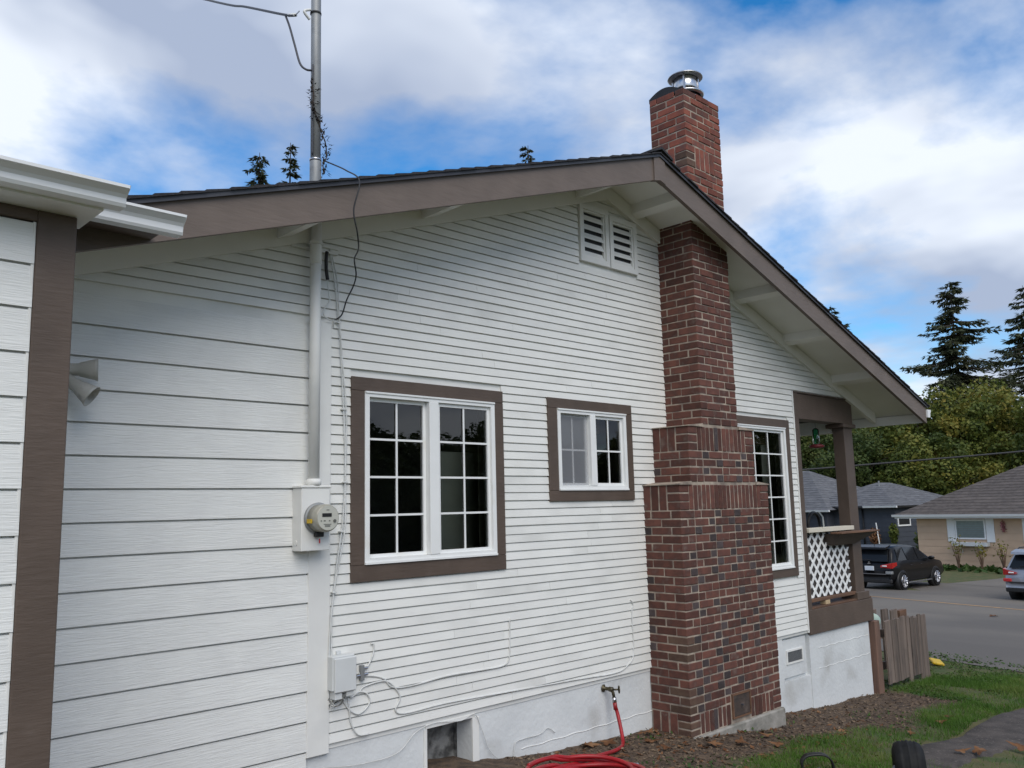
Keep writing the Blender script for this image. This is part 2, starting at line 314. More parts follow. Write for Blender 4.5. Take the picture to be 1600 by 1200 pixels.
def wallpts(pts, y): return [(p[0], y, p[1]) for p in pts]
def fast_mesh(name, V, F):
    """V (n,3), F (m,k) arrays -> mesh"""
    V = np.asarray(V, np.float32); F = np.asarray(F, np.int32); me = bpy.data.meshes.new(name); k = F.shape[1]
    me.vertices.add(len(V)); me.vertices.foreach_set('co', V.ravel()); me.loops.add(F.size); me.loops.foreach_set('vertex_index', F.ravel())
    me.polygons.add(len(F)); me.polygons.foreach_set('loop_start', np.arange(0, F.size, k, dtype=np.int32))
    me.polygons.foreach_set('loop_total', np.full(len(F), k, np.int32)); me.update(calc_edges=True); me.validate(); return me

# ------------------------------------------------------------------ ground, road, path
NX, NY = 0.970, -0.243            # direction across the street, away from the house
TT = [(-400, .4), (-20, .32), (0, .24), (2, .19), (3.7, .11), (4.7, 0.0), (6, -.09), (8.1, -.33), (8.9, -.41), (10.1, -.47), (15, -.74), (28, -1.47), (30, -1.57), (36, -1.62), (400, -1.64)]
_tx = np.array([a for a, b in TT]); _tz = np.array([b for a, b in TT])
def tparam(x, y): return 10+(np.asarray(x)-10)*NX+np.asarray(y)*NY
def zg(x, y): return np.interp(tparam(x, y), _tx, _tz)
def vnoise(x, y, s, seed=0):
    x = np.asarray(x)*s+seed*17.3; y = np.asarray(y)*s+seed*9.1; xi = np.floor(x); yi = np.floor(y); fx = x-xi; fy = y-yi
    h = lambda a, b: (np.sin(a*127.1+b*311.7+seed*3.3)*43758.5453) % 1.0
    u = fx*fx*(3-2*fx); v = fy*fy*(3-2*fy)
    return (h(xi, yi)*(1-u)+h(xi+1, yi)*u)*(1-v)+(h(xi, yi+1)*(1-u)+h(xi+1, yi+1)*u)*v
def bumps(x, y): return (vnoise(x, y, 3, 1)-.5)*.03+(vnoise(x, y, 11, 2)-.5)*.018+(vnoise(x, y, 27, 3)-.5)*.010
def zgb(x, y):
    near = np.clip((np.asarray(x)-3)/1.0, 0, 1)*np.clip((13.2-tparam(x, y))/1.0, 0, 1)*np.clip((np.asarray(y)+5)/1.0, 0, 1)
    return zg(x, y)+bumps(x, y)*near
gx = np.concatenate([[-400, -150, -60, -25, -10, -4, 0, 2], np.arange(3, 13, .045), np.arange(13, 16, .1), np.arange(16, 60, 2.0), [65, 75, 90, 120, 180, 300, 600, 900]])
gy = np.concatenate([[-600, -200, -80, -40, -20, -12, -8, -6], np.arange(-5, .1, .045), np.arange(.2, 3, .4), np.arange(3, 60, 3.0), [70, 100, 160, 300, 600, 900]])
GX, GY = np.meshgrid(gx, gy); GZ = zgb(GX, GY)
nx, ny = len(gx), len(gy); ii = (np.arange(ny-1)[:, None]*nx+np.arange(nx-1)[None, :]).ravel()
gme = fast_mesh('ground', np.stack([GX.ravel(), GY.ravel(), GZ.ravel()], 1), np.stack([ii, ii+1, ii+nx+1, ii+nx], 1))
def soil_mask(x, y):
    """1 where bare soil lies along the house, 0 on the lawn"""
    edge = -0.95+0.22*np.sin(x*1.3)+0.5*(vnoise(x, y, 1.7, 5)-.5)+np.where(np.asarray(x) < 7, -.5*(7-np.asarray(x))*.5, 0)
    a = np.clip((np.asarray(y)-edge)/.25, 0, 1); b = np.clip((10.55-np.asarray(x)+.5*(vnoise(x, y, 2.3, 6)-.5))/.25, 0, 1)
    return a*b
gm, N, L, B = new_mat('lawn_and_soil')
at = N.new('ShaderNodeAttribute'); at.attribute_name = 'soil'
def gnoise(scale, det=6):
    g = N.new('ShaderNodeNewGeometry'); n = N.new('ShaderNodeTexNoise'); n.inputs['Scale'].default_value = scale; n.inputs['Detail'].default_value = det; L.new(g.outputs['Position'], n.inputs['Vector']); return n.outputs['Fac']
def gramp(f, a, b, ca, cb):
    r = N.new('ShaderNodeValToRGB'); L.new(f, r.inputs[0]); r.color_ramp.elements[0].position = a; r.color_ramp.elements[0].color = (*ca, 1); r.color_ramp.elements[1].position = b; r.color_ramp.elements[1].color = (*cb, 1); return r.outputs[0]
soilc = gramp(gnoise(14), .35, .68, (0.052, 0.035, 0.024), (0.130, 0.086, 0.054)); lawnc = gramp(gnoise(3.0), .35, .66, (0.050, 0.075, 0.018), (0.105, 0.090, 0.034))
mx = N.new('ShaderNodeMix'); mx.data_type = 'RGBA'; L.new(at.outputs['Fac'], mx.inputs['Factor']); L.new(lawnc, mx.inputs['A']); L.new(soilc, mx.inputs['B']); L.new(mx.outputs['Result'], B.inputs['Base Color'])
B.inputs['Roughness'].default_value = .95; bp = N.new('ShaderNodeBump'); bp.inputs['Strength'].default_value = .8; bp.inputs['Distance'].default_value = .02; L.new(gnoise(45), bp.inputs['Height']); L.new(bp.outputs[0], B.inputs['Normal'])
a = gme.attributes.new('soil', 'FLOAT', 'POINT'); a.data.foreach_set('value', soil_mask(GX.ravel(), GY.ravel()).astype(np.float32))
struct(link('ground', gme, gm, None, (0, 0, 0), True))
def strip(name, mat, t0, t1, s0, s1, dz, nt=24, ns=40, thick=.0):
    """sheet laid in street coordinates: t across, s along"""
    ts = np.linspace(t0, t1, nt); ss = np.linspace(s0, s1, ns); T, S = np.meshgrid(ts, ss)
    ux, uy = -NY, NX; X = 10+(T-10)*NX+S*ux; Y = (T-10)*NY+S*uy
    Z = np.interp(tparam(X, Y), _tx, _tz)+dz
    k = (np.arange(ns-1)[:, None]*nt+np.arange(nt-1)[None, :]).ravel()
    me = fast_mesh(name, np.stack([X.ravel(), Y.ravel(), Z.ravel()], 1), np.stack([k, k+1, k+nt+1, k+nt], 1))
    return link(name, me, mat, None, (0, 0, 0), True)
struct(strip('road', 'asphalt', 13.5, 33.2, -120, 160, .010, 30, 60))
struct(strip('driveway', 'asphalt', 33.1, 39.2, -1.2, 14.5, .016, 8, 10))
struct(strip('lane_line', 'line', 24.87, 25.06, -120, 160, .016, 3, 60))
def irregular_strip():
    """old asphalt path along the lawn"""
    xs = np.arange(6.45, 15.3, .08); rows = 9; V = []; F = []
    for i, x in enumerate(xs):
        hi = -1.40+.06*math.sin(x*2.1)+.05*(float(vnoise(x, 0, 3, 8))-.5)-max(0, 7.7-x)*.5; lo = -2.02+.05*math.sin(x*1.7+1)+.06*(float(vnoise(x, 4, 3, 9))-.5)
        for k in range(rows):
            y = lo+(hi-lo)*k/(rows-1); e = .03 if 0 < k < rows-1 else -.03
            V.append((x, y, float(zg(x, y))+e))
    n = len(xs); k = (np.arange(n-1)[:, None]*rows+np.arange(rows-1)[None, :]).ravel()
    return fast_mesh('path', V, np.stack([k, k+rows, k+rows+1, k+1], 1))
struct(link('path', irregular_strip(), 'path', None, (0, 0, 0), True))

# ------------------------------------------------------------------ the house
HOUSE = empty('white_house', (5.5, 2, 0), 'white lap sided house with brown trim, gable end and brick chimney', 'house')
AX, SL = 5.6, 1/3
def rz(base, x): return base-SL*abs(x-AX)      # height of a line parallel to the roof
FR_LO, FR_HI, SOF, FA_LO, FA_HI = 4.385, 4.515, 4.52, 4.40, 4.605
OH = 0.60
WIN = dict(a=(3.07, 4.25, 1.39, 2.54), b=(4.87, 5.76, 1.86, 2.53), c=(7.48, 8.46, 1.05, 2.545))
mb = MB()
def wall_slice(x0, x1, z0, z1=None):
    if z1 is None:
        pts = [(x0, z0), (x1, z0), (x1, rz(SOF, x1))]
        if x0 < AX < x1: pts.append((AX, SOF))
        pts.append((x0, rz(SOF, x0)))
    else: pts = [(x0, z0), (x1, z0), (x1, z1), (x0, z1)]
    mb.prism(pts, 'y', 0.0, 0.12)
prev = 0.95
for k in 'abc':
    x0, x1, z0, z1 = WIN[k]
    wall_slice(prev, x0, .37); wall_slice(x0, x1, .37, z0); wall_slice(x0, x1, z1); prev = x1
wall_slice(prev, 8.71, .37); wall_slice(8.71, 10.12, 2.93)
GW = mb.build('gable_wall', 'white', HOUSE)

# siding: each board is its own piece
EXP = 0.0608
def board_mb(x0, x1, z, h, yb=-.014, yt=-.004, gap=.0085, sag=0.0):
    """lap board; lower edge stands proud, an open joint is left below it"""
    m = MB(); n = max(1, int((x1-x0)/.6)); V = []; F = []
    xs = [x0+(x1-x0)*i/n for i in range(n+1)]
    for x in xs:
        w = sag*math.sin(x*1.9+z*31)+sag*.6*math.sin(x*5.3+z*17)
        V += [(x, yb, z+w+gap), (x, yt, z+h), (x, -.0005, z+h), (x, -.0005, z+w+gap)]
    for i in range(n):
        a = i*4; b = a+4
        F += [(a, b, b+1, a+1), (a+3, b+3, b, a), (a+1, b+1, b+2, a+2), (a+2, b+2, b+3, a+3)]
    F += [(3, 0, 1, 2), (n*4, n*4+3, n*4+2, n*4+1)]
    return m.add(V, F)
BLOCK = [(3.0, 4.31, 1.315, 2.60), (4.79, 5.825, 1.79, 2.595), (7.40, 8.535, .975, 2.61), (5.235, 6.01, 3.775, 4.29)]
def spans(x0, x1, z, h):
    out = [(x0, x1)]
    for (a, b, c, d) in BLOCK:
        if z+h > c+.012 and z < d-.012:
            nw = []
            for (p, q) in out:
                if b <= p or a >= q: nw.append((p, q))
                else:
                    if a-p > .02: nw.append((p, a))
                    if q-b > .02: nw.append((b, q))
            out = nw
    return out
zc = 0.395; nb = 0
while zc < 4.46:
    h = EXP
    run = (SOF-.03-(zc+h))/SL; xl, xr = AX-run, AX+run
    left = max(2.855, xl) if zc < 2.925 else max(0.97, xl)
    if zc < 2.925 and zc+h > 2.925: left = max(2.875, xl)
    right = min(xr, 8.665 if zc < 2.935 else 10.11)
    if right-left > .05:
        for (p, q) in spans(left, right, zc, h):
            segs = [(p, q)]
            if q-p > 2.4 and p < 5.2:           # butt joint somewhere in a long run
                j = random.uniform(p+.9, min(q-.6, 5.6)) ; segs = [(p, j-.0008), (j+.0008, q)]
            if p < 6.3 < q: segs = [s for (a_, b_) in segs for s in ([(a_, min(b_, 6.36)), (6.9, b_)] if a_ < 6.36 < b_ and b_ > 6.95 else [(a_, b_)])]
            for (a_, b_) in segs:
                dz = random.uniform(-.0012, .0012)
                board_mb(a_, b_, zc+dz, h, yb=-.0185+random.uniform(-.0012, .0012), yt=-.0125, sag=.0009).build('siding_board', 'white', GW); nb += 1
    zc += h
# wide fibre-cement boards up to the corner board
zc = 0.38-.167*1
while zc < 2.86:
    z1 = min(zc+.1672, 2.905)
    if z1-zc > .03:
        j = random.uniform(1.9, 2.4) if random.random() < .12 else None
        for (a_, b_) in ([(0.97, 2.705)] if j is None else [(0.97, j-.0008), (j+.0008, 2.705)]):
            board_mb(a_, b_, zc, z1-zc, yb=-.026, yt=-.017, gap=.010).build('siding_board', 'white_grain', GW)
    zc += .1672
MB().cbox(2.705, 2.853, -.027, 0, .352, 2.925, .003).build('corner_board', 'trim', GW)
# frieze boards along the rakes
for (x0, x1) in ((0.95, AX), (AX, 10.70)):
    MB().prism([(x0, rz(FR_LO, x0)), (x1, rz(FR_LO, x1)), (x1, rz(FR_HI, x1)), (x0, rz(FR_HI, x0))], 'y', -.048, -.0005).build('frieze_board', 'soffit', GW)

# roof: soffit, deck, rakes, shingle courses
RX0, RX1, RYB = 0.55, 10.86, 9.5
mb = MB(); mb.prism([(RX0, rz(SOF, RX0)), (AX, SOF), (RX1, rz(SOF, RX1)), (RX1, rz(FA_HI-.02, RX1)), (AX, FA_HI-.02), (RX0, rz(FA_HI-.02, RX0))], 'y', -OH+.035, RYB)
ROOF = mb.build('roof', 'soffit', HOUSE)
for (x0, x1) in ((RX0, AX-.0755), (AX+.0755, RX1)):
    MB().prism([(x0, rz(FA_LO, x0)), (x1, rz(FA_LO, x1)), (x1, rz(FA_HI, x1)), (x0, rz(FA_HI, x0))], 'y', -OH, -OH+.034).build('rake_board', 'brown_rake', ROOF)
MB().prism([(AX-.075, rz(FA_HI, AX-.075)), (AX-.075, rz(FA_LO, .075+AX)-.004), (AX, FA_LO-.010), (AX+.075, rz(FA_LO, AX+.075)-.004), (AX+.075, rz(FA_HI, AX+.075)), (AX, FA_HI+.004)], 'y', -OH-.012, -OH+.034).build('peak_block', 'brown_rake', ROOF)
for (x0, x1) in ((RX0, AX), (AX, RX1+.02)):
    MB().prism([(x0, rz(FA_HI-.012, x0)), (x1, rz(FA_HI-.012, x1)), (x1, rz(FA_HI+.018, x1)), (x0, rz(FA_HI+.018, x0))], 'y', -OH-.022, -OH-.0135).build('drip_edge', 'drip', ROOF)
sn = math.sqrt(1+SL*SL); EXPS = .135
for sgn, xe in ((-1, RX0-.05), (1, RX1+.05)):
    nC = int(abs(xe-AX)*sn/EXPS)+1
    for i in range(nC):
        d0 = i*EXPS/sn; d1 = (i+1)*EXPS/sn+.004           # horizontal distance from ridge
        if d1 > abs(xe-AX): d1 = abs(xe-AX)
        if d0 >= d1: break
        j = random.uniform(-.004, .004); ye = -OH-.034+random.uniform(-.006, .005); lift = random.uniform(.0, .003)
        zb0, zb1 = FA_HI+.012-SL*d0, FA_HI+.012-SL*d1
        pts = [(AX+sgn*d0, zb0), (AX+sgn*d1, zb1), (AX+sgn*d1, zb1+.016+lift), (AX+sgn*d0, zb0+.009)]
        MB().prism(pts, 'y', ye, RYB).build('shingle_course', 'shingle', ROOF)
for i in range(34):      # ridge caps
    y = -OH-.045+i*.145
    if y > 4.3: break
    MB().prism([(AX-.15, FA_HI+.03-.05), (AX, FA_HI+.045), (AX+.15, FA_HI+.03-.05), (AX+.15, FA_HI+.045-.045), (AX, FA_HI+.066), (AX-.15, FA_HI+.045-.045)], 'y', y, y+.16).build('ridge_cap', 'shingle', ROOF)
# lookouts under the rake overhang
for x in (5.97, 7.60, 8.56, 9.63, 5.23, 3.6, 2.5):
    w = .045
    MB().prism([(x-w, rz(SOF-.085, x-w)), (x+w, rz(SOF-.085, x+w)), (x+w, rz(SOF-.001, x+w)), (x-w, rz(SOF-.001, x-w))], 'y', -OH+.036, -.0485).build('lookout', 'soffit', ROOF)
MB().box(10.83, 10.855, -OH+.036, 6, rz(FA_LO, 10.86)+.01, rz(SOF, 10.86)-.002).build('eave_fascia', 'soffit', ROOF)
def kgutter(x0, x1, y, ztop, name, parent, h=.082, w=.10):
    """moulded gutter running in x; y is the house side, it projects towards -y"""
    pr = [(y, ztop-h), (y-w*.55, ztop-h), (y-w*.62, ztop-h+.012), (y-w*.62, ztop-h*.55), (y-w*.72, ztop-h*.38), (y-w*.92, ztop-h*.2), (y-w, ztop-.012), (y-w, ztop), (y-w+.012, ztop), (y-w+.012, ztop-.01),
          (y-w*.88, ztop-h*.2), (y-w*.66, ztop-h*.4), (y-w*.56, ztop-h*.56), (y-w*.55, ztop-h+.008), (y-.003, ztop-h+.008), (y-.003, ztop), (y, ztop)]
    g = MB().prism(pr, 'x', x0, x1).build(name, 'gutter', parent)
    MB().prism([(y+.0, ztop-h), (y-w*.55, ztop-h), (y-w*.62, ztop-h*.55), (y-w*.92, ztop-h*.2), (y-w, ztop), (y, ztop)], 'x', x1, x1+.003).build('end_cap', 'gutter', g)
    return g
# eave gutter at the street side (runs in y)
m = MB(); m.prism([(10.862, 2.72), (10.93, 2.72), (10.94, 2.77), (10.965, 2.80), (10.965, 2.815), (10.862, 2.815)], 'y', -OH-.02, 6); m.build('gutter', 'gutter', ROOF)

# the addition standing nearer, with its brown corner board
ADD = MB().box(-7, .90, -1.13, 0.9, -.1, 2.896).build('addition_wall', 'white_grain', HOUSE)
zc = .19-.166
while zc < 2.86:
    b = board_mb(-5, .872, zc, .166, yb=-.024, yt=-.017, gap=.009); b.v = [(x, y-1.13, z) for (x, y, z) in b.v]; b.build('siding_board', 'white_grain', ADD)
    zc += .166
MB().cbox(.862, .8735, -1.150, -1.13, .0, 2.851, .002).build('caulk_strip', 'trim', ADD)
MB().cbox(.8745, 1.012, -1.158, -1.02, -.05, 2.896, .003).build('corner_board', 'brown', ADD)
MB().cbox(-5, .8745, -1.160, -1.13, 2.852, 2.896, .003).build('frieze_board', 'brown', ADD)
MB().box(.90, .93, -1.02, 0, -.05, 2.896).build('return_wall', 'white_grain', ADD)
MB().box(-6, 1.06, -1.30, -1.02, 2.897, 2.907).build('soffit', 'trim', ADD)
MB().box(-6, 1.06, -1.300, -1.285, 2.907, 2.975).build('eave_fascia', 'brown', ADD)
MB().prism([(-1.34, 2.945), (.9, 3.33), (.9, 3.37), (-1.34, 2.972)], 'x', -6, 1.02).build('addition_roof', 'shingle', ADD)
kgutter(-5.5, 1.115, -1.30, 2.978, 'gutter', ADD, .072, .11)
kgutter(.97, 1.545, -.80, 3.098, 'gutter', HOUSE, .085, .10)
MB().cbox(.95, 1.52, -.799, -.775, 3.025, 3.085, .003).build('eave_fascia', 'brown_rake', HOUSE)
MB().box(.95, 1.50, -.775, -OH-.001, 3.045, 3.07).build('eave_return', 'brown', HOUSE)

# ------------------------------------------------------------------ foundation
FD = MB()
for (x0, x1, z0, z1) in ((2.3, 3.60, -.6, .372), (3.60, 3.985, -.6, .06), (3.60, 3.985, .352, .372), (3.985, 6.1, -.9, .372), (6.1, 8.16, -.9, .372), (8.16, 8.70, -.9, -.06), (8.70, 8.7005, -.9, .37)):
    FD.box(x0+.0002, x1-.0002, .006, .16, z0, z1)
FD = FD.build('foundation', 'found', HOUSE)
MB().box(8.7006, 10.135, -.002, .16, -.9, .345).build('porch_foundation', 'found', FD)
MB().box(8.16, 8.70, .05, .10, -.06, .372).build('access_frame', 'found', FD)
acc = MB().cbox(8.19, 8.66, .022, .05, -.03, .345, .003).build('access_panel', 'found', FD)
for (a_, b_, c_, d_) in ((8.245, 8.265, .10, .24), (8.565, 8.585, .10, .24), (8.265, 8.565, .10, .118), (8.265, 8.565, .222, .24)):
    FD_ = MB().box(a_, b_, .012, .0218, c_, d_).build('vent_frame', 'trim', FD)
for i in range(12): MB().box(8.266, 8.564, .016, .0215, .120+i*.0086, .1225+i*.0086).build('vent_mesh', 'galv', FD)
MB().box(8.266, 8.564, .0195, .0218, .119, .221).build('vent_backing', 'drip', FD)
for (z, x0, x1) in ((-.02, 8.86, 10.10), (.19, 8.90, 10.11), (.05, 4.45, 6.0)):   # raised painted mortar lines
    pts = [(x0+(x1-x0)*i/30, (.004 if x1 < 8 else -.003), z+.004*math.sin(i*1.3)) for i in range(31)]; MB().tube(pts, .0032, 5).build('mortar_ridge', 'trim', FD)
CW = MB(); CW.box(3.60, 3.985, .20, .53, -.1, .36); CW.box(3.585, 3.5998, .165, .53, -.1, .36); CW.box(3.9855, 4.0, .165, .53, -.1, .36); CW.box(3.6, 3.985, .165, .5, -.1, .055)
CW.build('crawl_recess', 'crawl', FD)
MB().cbox(3.59, 4.01, -.004, .0058, .345, .371, .002).build('opening_header', 'trim', FD)
MB().cbox(3.986, 4.045, -.006, .0058, .03, .345, .002).build('opening_jamb', 'trim', FD)
MB().cbox(3.575, 3.599, -.004, .0058, .05, .345, .002).build('opening_jamb', 'trim', FD)
m = MB(); 
for i in range(40):
    x = 2.9+i*.05; w = .10+.03*math.sin(i*.9); m.box(x, x+.0505, -w, .02, -.3, .085-.12*max(0, (x-3.5))/1.2+.006*math.sin(i*2.3))
m.build('footing_ledge', 'conc', FD)
# ------------------------------------------------------------------ interior rooms seen through the windows
IN = MB().box(1.2, 8.60, 4.2, 4.3, .5, 1.3).box(1.2, 3.2, 4.2, 4.3, 1.3, 2.9).box(3.9, 5.6, 4.2, 4.3, 1.3, 2.9).box(6.4, 7.2, 4.2, 4.3, 1.3, 2.9).box(8.0, 8.6, 4.2, 4.3, 1.3, 2.9).box(3.2, 3.9, 4.2, 4.3, 2.4, 2.9).box(5.6, 6.4, 4.2, 4.3, 2.4, 2.9).box(7.2, 8.0, 4.2, 4.3, 2.4, 2.9).build('interior_wall', 'room', HOUSE)  # back wall with openings added to let daylight into the rooms
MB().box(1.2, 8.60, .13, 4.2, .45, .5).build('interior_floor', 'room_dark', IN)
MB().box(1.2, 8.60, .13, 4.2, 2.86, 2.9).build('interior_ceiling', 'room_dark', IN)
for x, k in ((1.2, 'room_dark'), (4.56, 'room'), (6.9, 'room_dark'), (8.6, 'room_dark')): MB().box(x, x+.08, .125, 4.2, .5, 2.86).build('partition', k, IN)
def curtain(x0, x1, z0, z1, y):
    m = MB(); n = 28; V = []; F = []
    for i in range(n+1):
        x = x0+(x1-x0)*i/n; yy = y+.018*math.sin(i*1.5)
        V += [(x, yy, z0), (x, yy, z1), (x, yy+.004, z1), (x, yy+.004, z0)]
    for i in range(n): a_ = 4*i; b_ = a_+4; F += [(a_, b_, b_+1, a_+1), (a_+1, b_+1, b_+2, a_+2), (a_+2, b_+2, b_+3, a_+3), (a_+3, b_+3, b_, a_)]
    F += [(0, 1, 2, 3), (4*n+3, 4*n+2, 4*n+1, 4*n)]
    return m.add(V, F)
MB().cbox(4.03, 4.55, .42, .46, .6, 2.18, .004).build('room_panel', 'room_panel', IN)
curtain(4.29, 4.42, 1.0, 2.7, .22).build('curtain', 'curtain', IN); curtain(5.84, 5.99, 1.3, 2.7, .22).build('curtain', 'curtain', IN)
curtain(8.36, 8.58, .9, 2.7, .22).build('curtain', 'curtain', IN)
for (x0, x1, z0) in ((4.85, 5.65, 2.36), (7.45, 8.42, 2.36)):
    for i in range(9): MB().box(x0, x1, .19, .20, z0+i*.022, z0+i*.022+.019).build('bamboo_slat', 'bamboo', IN)

# ------------------------------------------------------------------ windows
def window(outer, frame, sashes, rows, y=-.03, side=.10, sill=.10):
    X0, X1, Z0, Z1 = outer; x0, x1, z0, z1 = frame; t = .035
    fr = MB()
    for (a_, b_, c_, d_) in ((x0, x1, z1-t, z1), (x0, x1, z0, z0+t), (x0, x0+t, z0+t, z1-t), (x1-t, x1, z0+t, z1-t)): fr.box(a_, b_, y-.004, .06, c_, d_)
    for (a_, b_, c_, d_) in ((x0, x1, z1-.012, z1-.0005), (x0, x1, z0+.0005, z0+.014)): fr.box(a_+.001, b_-.001, y-.012, y-.0045, c_, d_)
    wn = fr.build('window', 'vinyl', HOUSE)
    yc0, yc1 = y-.001, -.0006
    g = .0015
    for nm, (a_, b_, c_, d_) in (('casing_board', (X0, X1, z1+g, Z1)), ('casing_board', (X0, X1, Z0, z0-g)), ('casing_board', (X0, x0-g, z0, z1)), ('casing_board', (x1+g, X1, z0, z1))):
        MB().cbox(a_, b_, yc0, yc1, c_, d_, .002).build(nm, 'brown', wn)
    if len(sashes) > 1:
        ma, mb_ = sashes[0][1], sashes[1][0]; MB().cbox(ma+.002, mb_-.002, y-.008, .05, z0+t+.001, z1-t-.001, .003).build('mullion', 'vinyl', wn)
    for si, (a_, b_, cols, yo) in enumerate(sashes):
        ys = y+.012+yo; st = .024; zz0, zz1 = z0+t+.001, z1-t-.001
        sm = MB()
        for (p, q, r_, s_) in ((a_, b_, zz1-st, zz1), (a_, b_, zz0, zz0+st), (a_, a_+st, zz0+st, zz1-st), (b_-st, b_, zz0+st, zz1-st)): sm.box(p, q, ys, ys+.030, r_, s_)
        sm.build('sash', 'vinyl', wn)
        gx0, gx1, gz0, gz1 = a_+st, b_-st, zz0+st, zz1-st; bw = .0068
        cw, rh = (gx1-gx0)/cols, (gz1-gz0)/rows
        for i in range(1, cols): MB().box(gx0+i*cw-bw, gx0+i*cw+bw, ys+.003, ys+.0085, gz0, gz1).build('muntin', 'vinyl', wn)
        for j in range(1, rows): MB().box(gx0, gx1, ys+.0025, ys+.008, gz0+j*rh-bw, gz0+j*rh+bw).build('muntin', 'vinyl', wn)
        for i in range(cols):
            for j in range(rows):
                xa, za = gx0+i*cw, gz0+j*rh
                MB().quad((xa, ys+.012, za), (xa+cw, ys+.012, za), (xa+cw, ys+.012, za+rh), (xa, ys+.012, za+rh)).build('pane', 'glass', wn)
    return wn
window((3.0, 4.31, 1.315, 2.60), (3.098, 4.222, 1.418, 2.512), ((3.134, 3.615, 2, .022), (3.70, 4.186, 2, .004)), 4)
wb = window((4.79, 5.825, 1.79, 2.595), (4.892, 5.742, 1.872, 2.515), ((4.928, 5.275, 2, .022), (5.345, 5.706, 2, .004)), 2)
window((7.40, 8.535, .975, 2.61), (7.50, 8.445, 1.06, 2.525), ((7.536, 8.409, 3, .006),), 6)
MB().quad((4.934, -.0035, 1.914), (5.270, -.0035, 1.914), (5.270, -.0035, 2.474), (4.934, -.0035, 2.474)).build('painted_reflection_screen', 'screen_mesh', wb)  # screen over one sash, pale sky reflection painted into its grey
# gable louvre vent, two leaves
for (a_, b_) in ((5.242, 5.616), (5.630, 6.005)):
    z0, z1 = 3.78, 4.285 if a_ < 5.5 else 4.255
    m = MB(); t = .045
    for (p, q, r_, s_) in ((a_, b_, z1-t, z1), (a_, b_, z0, z0+t), (a_, a_+t, z0+t, z1-t), (b_-t, b_, z0+t, z1-t)): m.box(p, q, -.036, -.0006, r_, s_)
    for (p, q, r_, s_) in ((a_+t, b_-t, z1-t-.02, z1-t), (a_+t, a_+t+.018, z0+t, z1-t-.02), (b_-t-.018, b_-t, z0+t, z1-t-.02)): m.box(p+.0005, q-.0005, -.022, -.0006, r_+.0005, s_-.0005)
    v = m.build('gable_vent', 'trim', HOUSE)
    MB().box(a_+t, b_-t, -.0012, -.0004, z0+t, z1-t).build('vent_backing', 'black', v)
    k = 5; hh = (z1-z0-2*t-.02)/k
    for i in range(k):
        zz = z0+t+i*hh; MB().prism([(-.022, zz+.004), (-.022, zz+.016), (-.0016, zz+hh*.74), (-.0016, zz+hh*.60)], 'x', a_+t+.019, b_-t-.019).build('slat', 'trim', v)

# ------------------------------------------------------------------ chimney: every brick laid
CH = []      # (x0,x1,y0,y1,z0,z1,mat)
BH, JT = .0575, .0102
DEP = .39; BW = .098
def course(xa, xb, z, odd, mode, top=False, depth=DEP):
    """one ring of bricks round three sides"""
    yf = -depth; rnd = random.random
    def mat(dark=False):
        if top: return 'brick_top' if rnd() > .12 else 'brick'
        if dark: return 'brick_dark'
        return 'brick'
    fa, fb = (xa, xb) if odd else (xa+BW+JT, xb-BW-JT)
    # front row
    x = fa; k = 0; first = True; q = random.randint(0, 1) if mode == 'flemish' else 0
    if mode == 'flemish' and not odd: k = 1
    while x < fb-.02:
        if mode == 'flemish': L_ = .195 if k % 2 == 0 else .092
        else: L_ = .195
        if fb-(x+L_) < .06: L_ = fb-x
        e = min(x+L_, fb)
        CH.append((x, e, yf, yf+BW, z, z+BH, mat(mode == 'flemish' and k % 2 == 1 and rnd() < .62)))
        x = e+JT; k += 1; first = False
    # sides
    for s_ in (0, 1):
        y0 = yf+BW+JT if odd else yf; y = y0; k = 0
        x0, x1 = (xa, xa+BW) if s_ == 0 else (xb-BW, xb)
        while y < -.015:
            L_ = .195
            e = min(y+L_, -.001)
            if -.001-e < .05: e = -.001
            CH.append((x0, x1, y, e, z, z+BH, mat(e-y < .12 and mode == 'flemish' and rnd() < .4))); y = e+JT; k += 1
def soldiers(xa, xb, z, h, top=False, gap=None):
    mt = 'brick_top' if top else 'brick'; n3 = 3; cw = .13; bh = (h-JT*2)/3
    for i in range(n3):                 # stacked corner blocks
        zz = z+i*(bh+JT)
        for (p, q) in ((xa, xa+cw), (xb-cw, xb)): CH.append((p, q, -DEP, -DEP+cw, zz, zz+bh, 'brick_moss' if top and i < 2 and p == xa else mt))
    x = xa+cw+JT; wd = .053
    n = int((xb-xa-2*cw-JT)/(wd+JT)); wd = (xb-xa-2*cw-JT)/n-JT
    for i in range(n):
        p = x+i*(wd+JT)
        if gap and p+wd > gap[0]-.012 and p < gap[1]+.012: continue
        CH.append((p, p+wd, -DEP, -DEP+BW, z, z+h, mt if random.random() > .04 or top else 'brick_dark'))
    y = -DEP+cw+JT; n = int((-y-.002)/(.053+JT)); wd = (-y-.002)/n-JT
    for i in range(n):
        p = y+i*(wd+JT)
        for (a_, b_) in ((xa, xa+BW), (xb-BW, xb)): CH.append((a_, b_, p, p+wd, z, z+h, mt))
LO, MI, UP = (5.962, 7.375), (6.128, 7.165), (6.342, 6.918)
core = MB()
def core_box(x, z0, z1, e=.0042): core.box(x[0]+e, x[1]-e, -DEP+e, -.0002, z0, z1)
core_box(LO, -.25, 1.905); core_box(MI, 1.905, 2.405); core_box(UP, 2.405, 5.50)
CHIM = core.build('chimney', 'mortar', HOUSE)
soldiers(*LO, -.098, .160, gap=(6.565, 6.845))
z = -.098+.160+JT; i = 0
while z+BH < 1.742: course(*LO, z, i % 2, 'flemish'); z += BH+JT; i += 1
soldiers(*LO, z, 1.905-z)
zl = 1.93; i = 0; z = zl
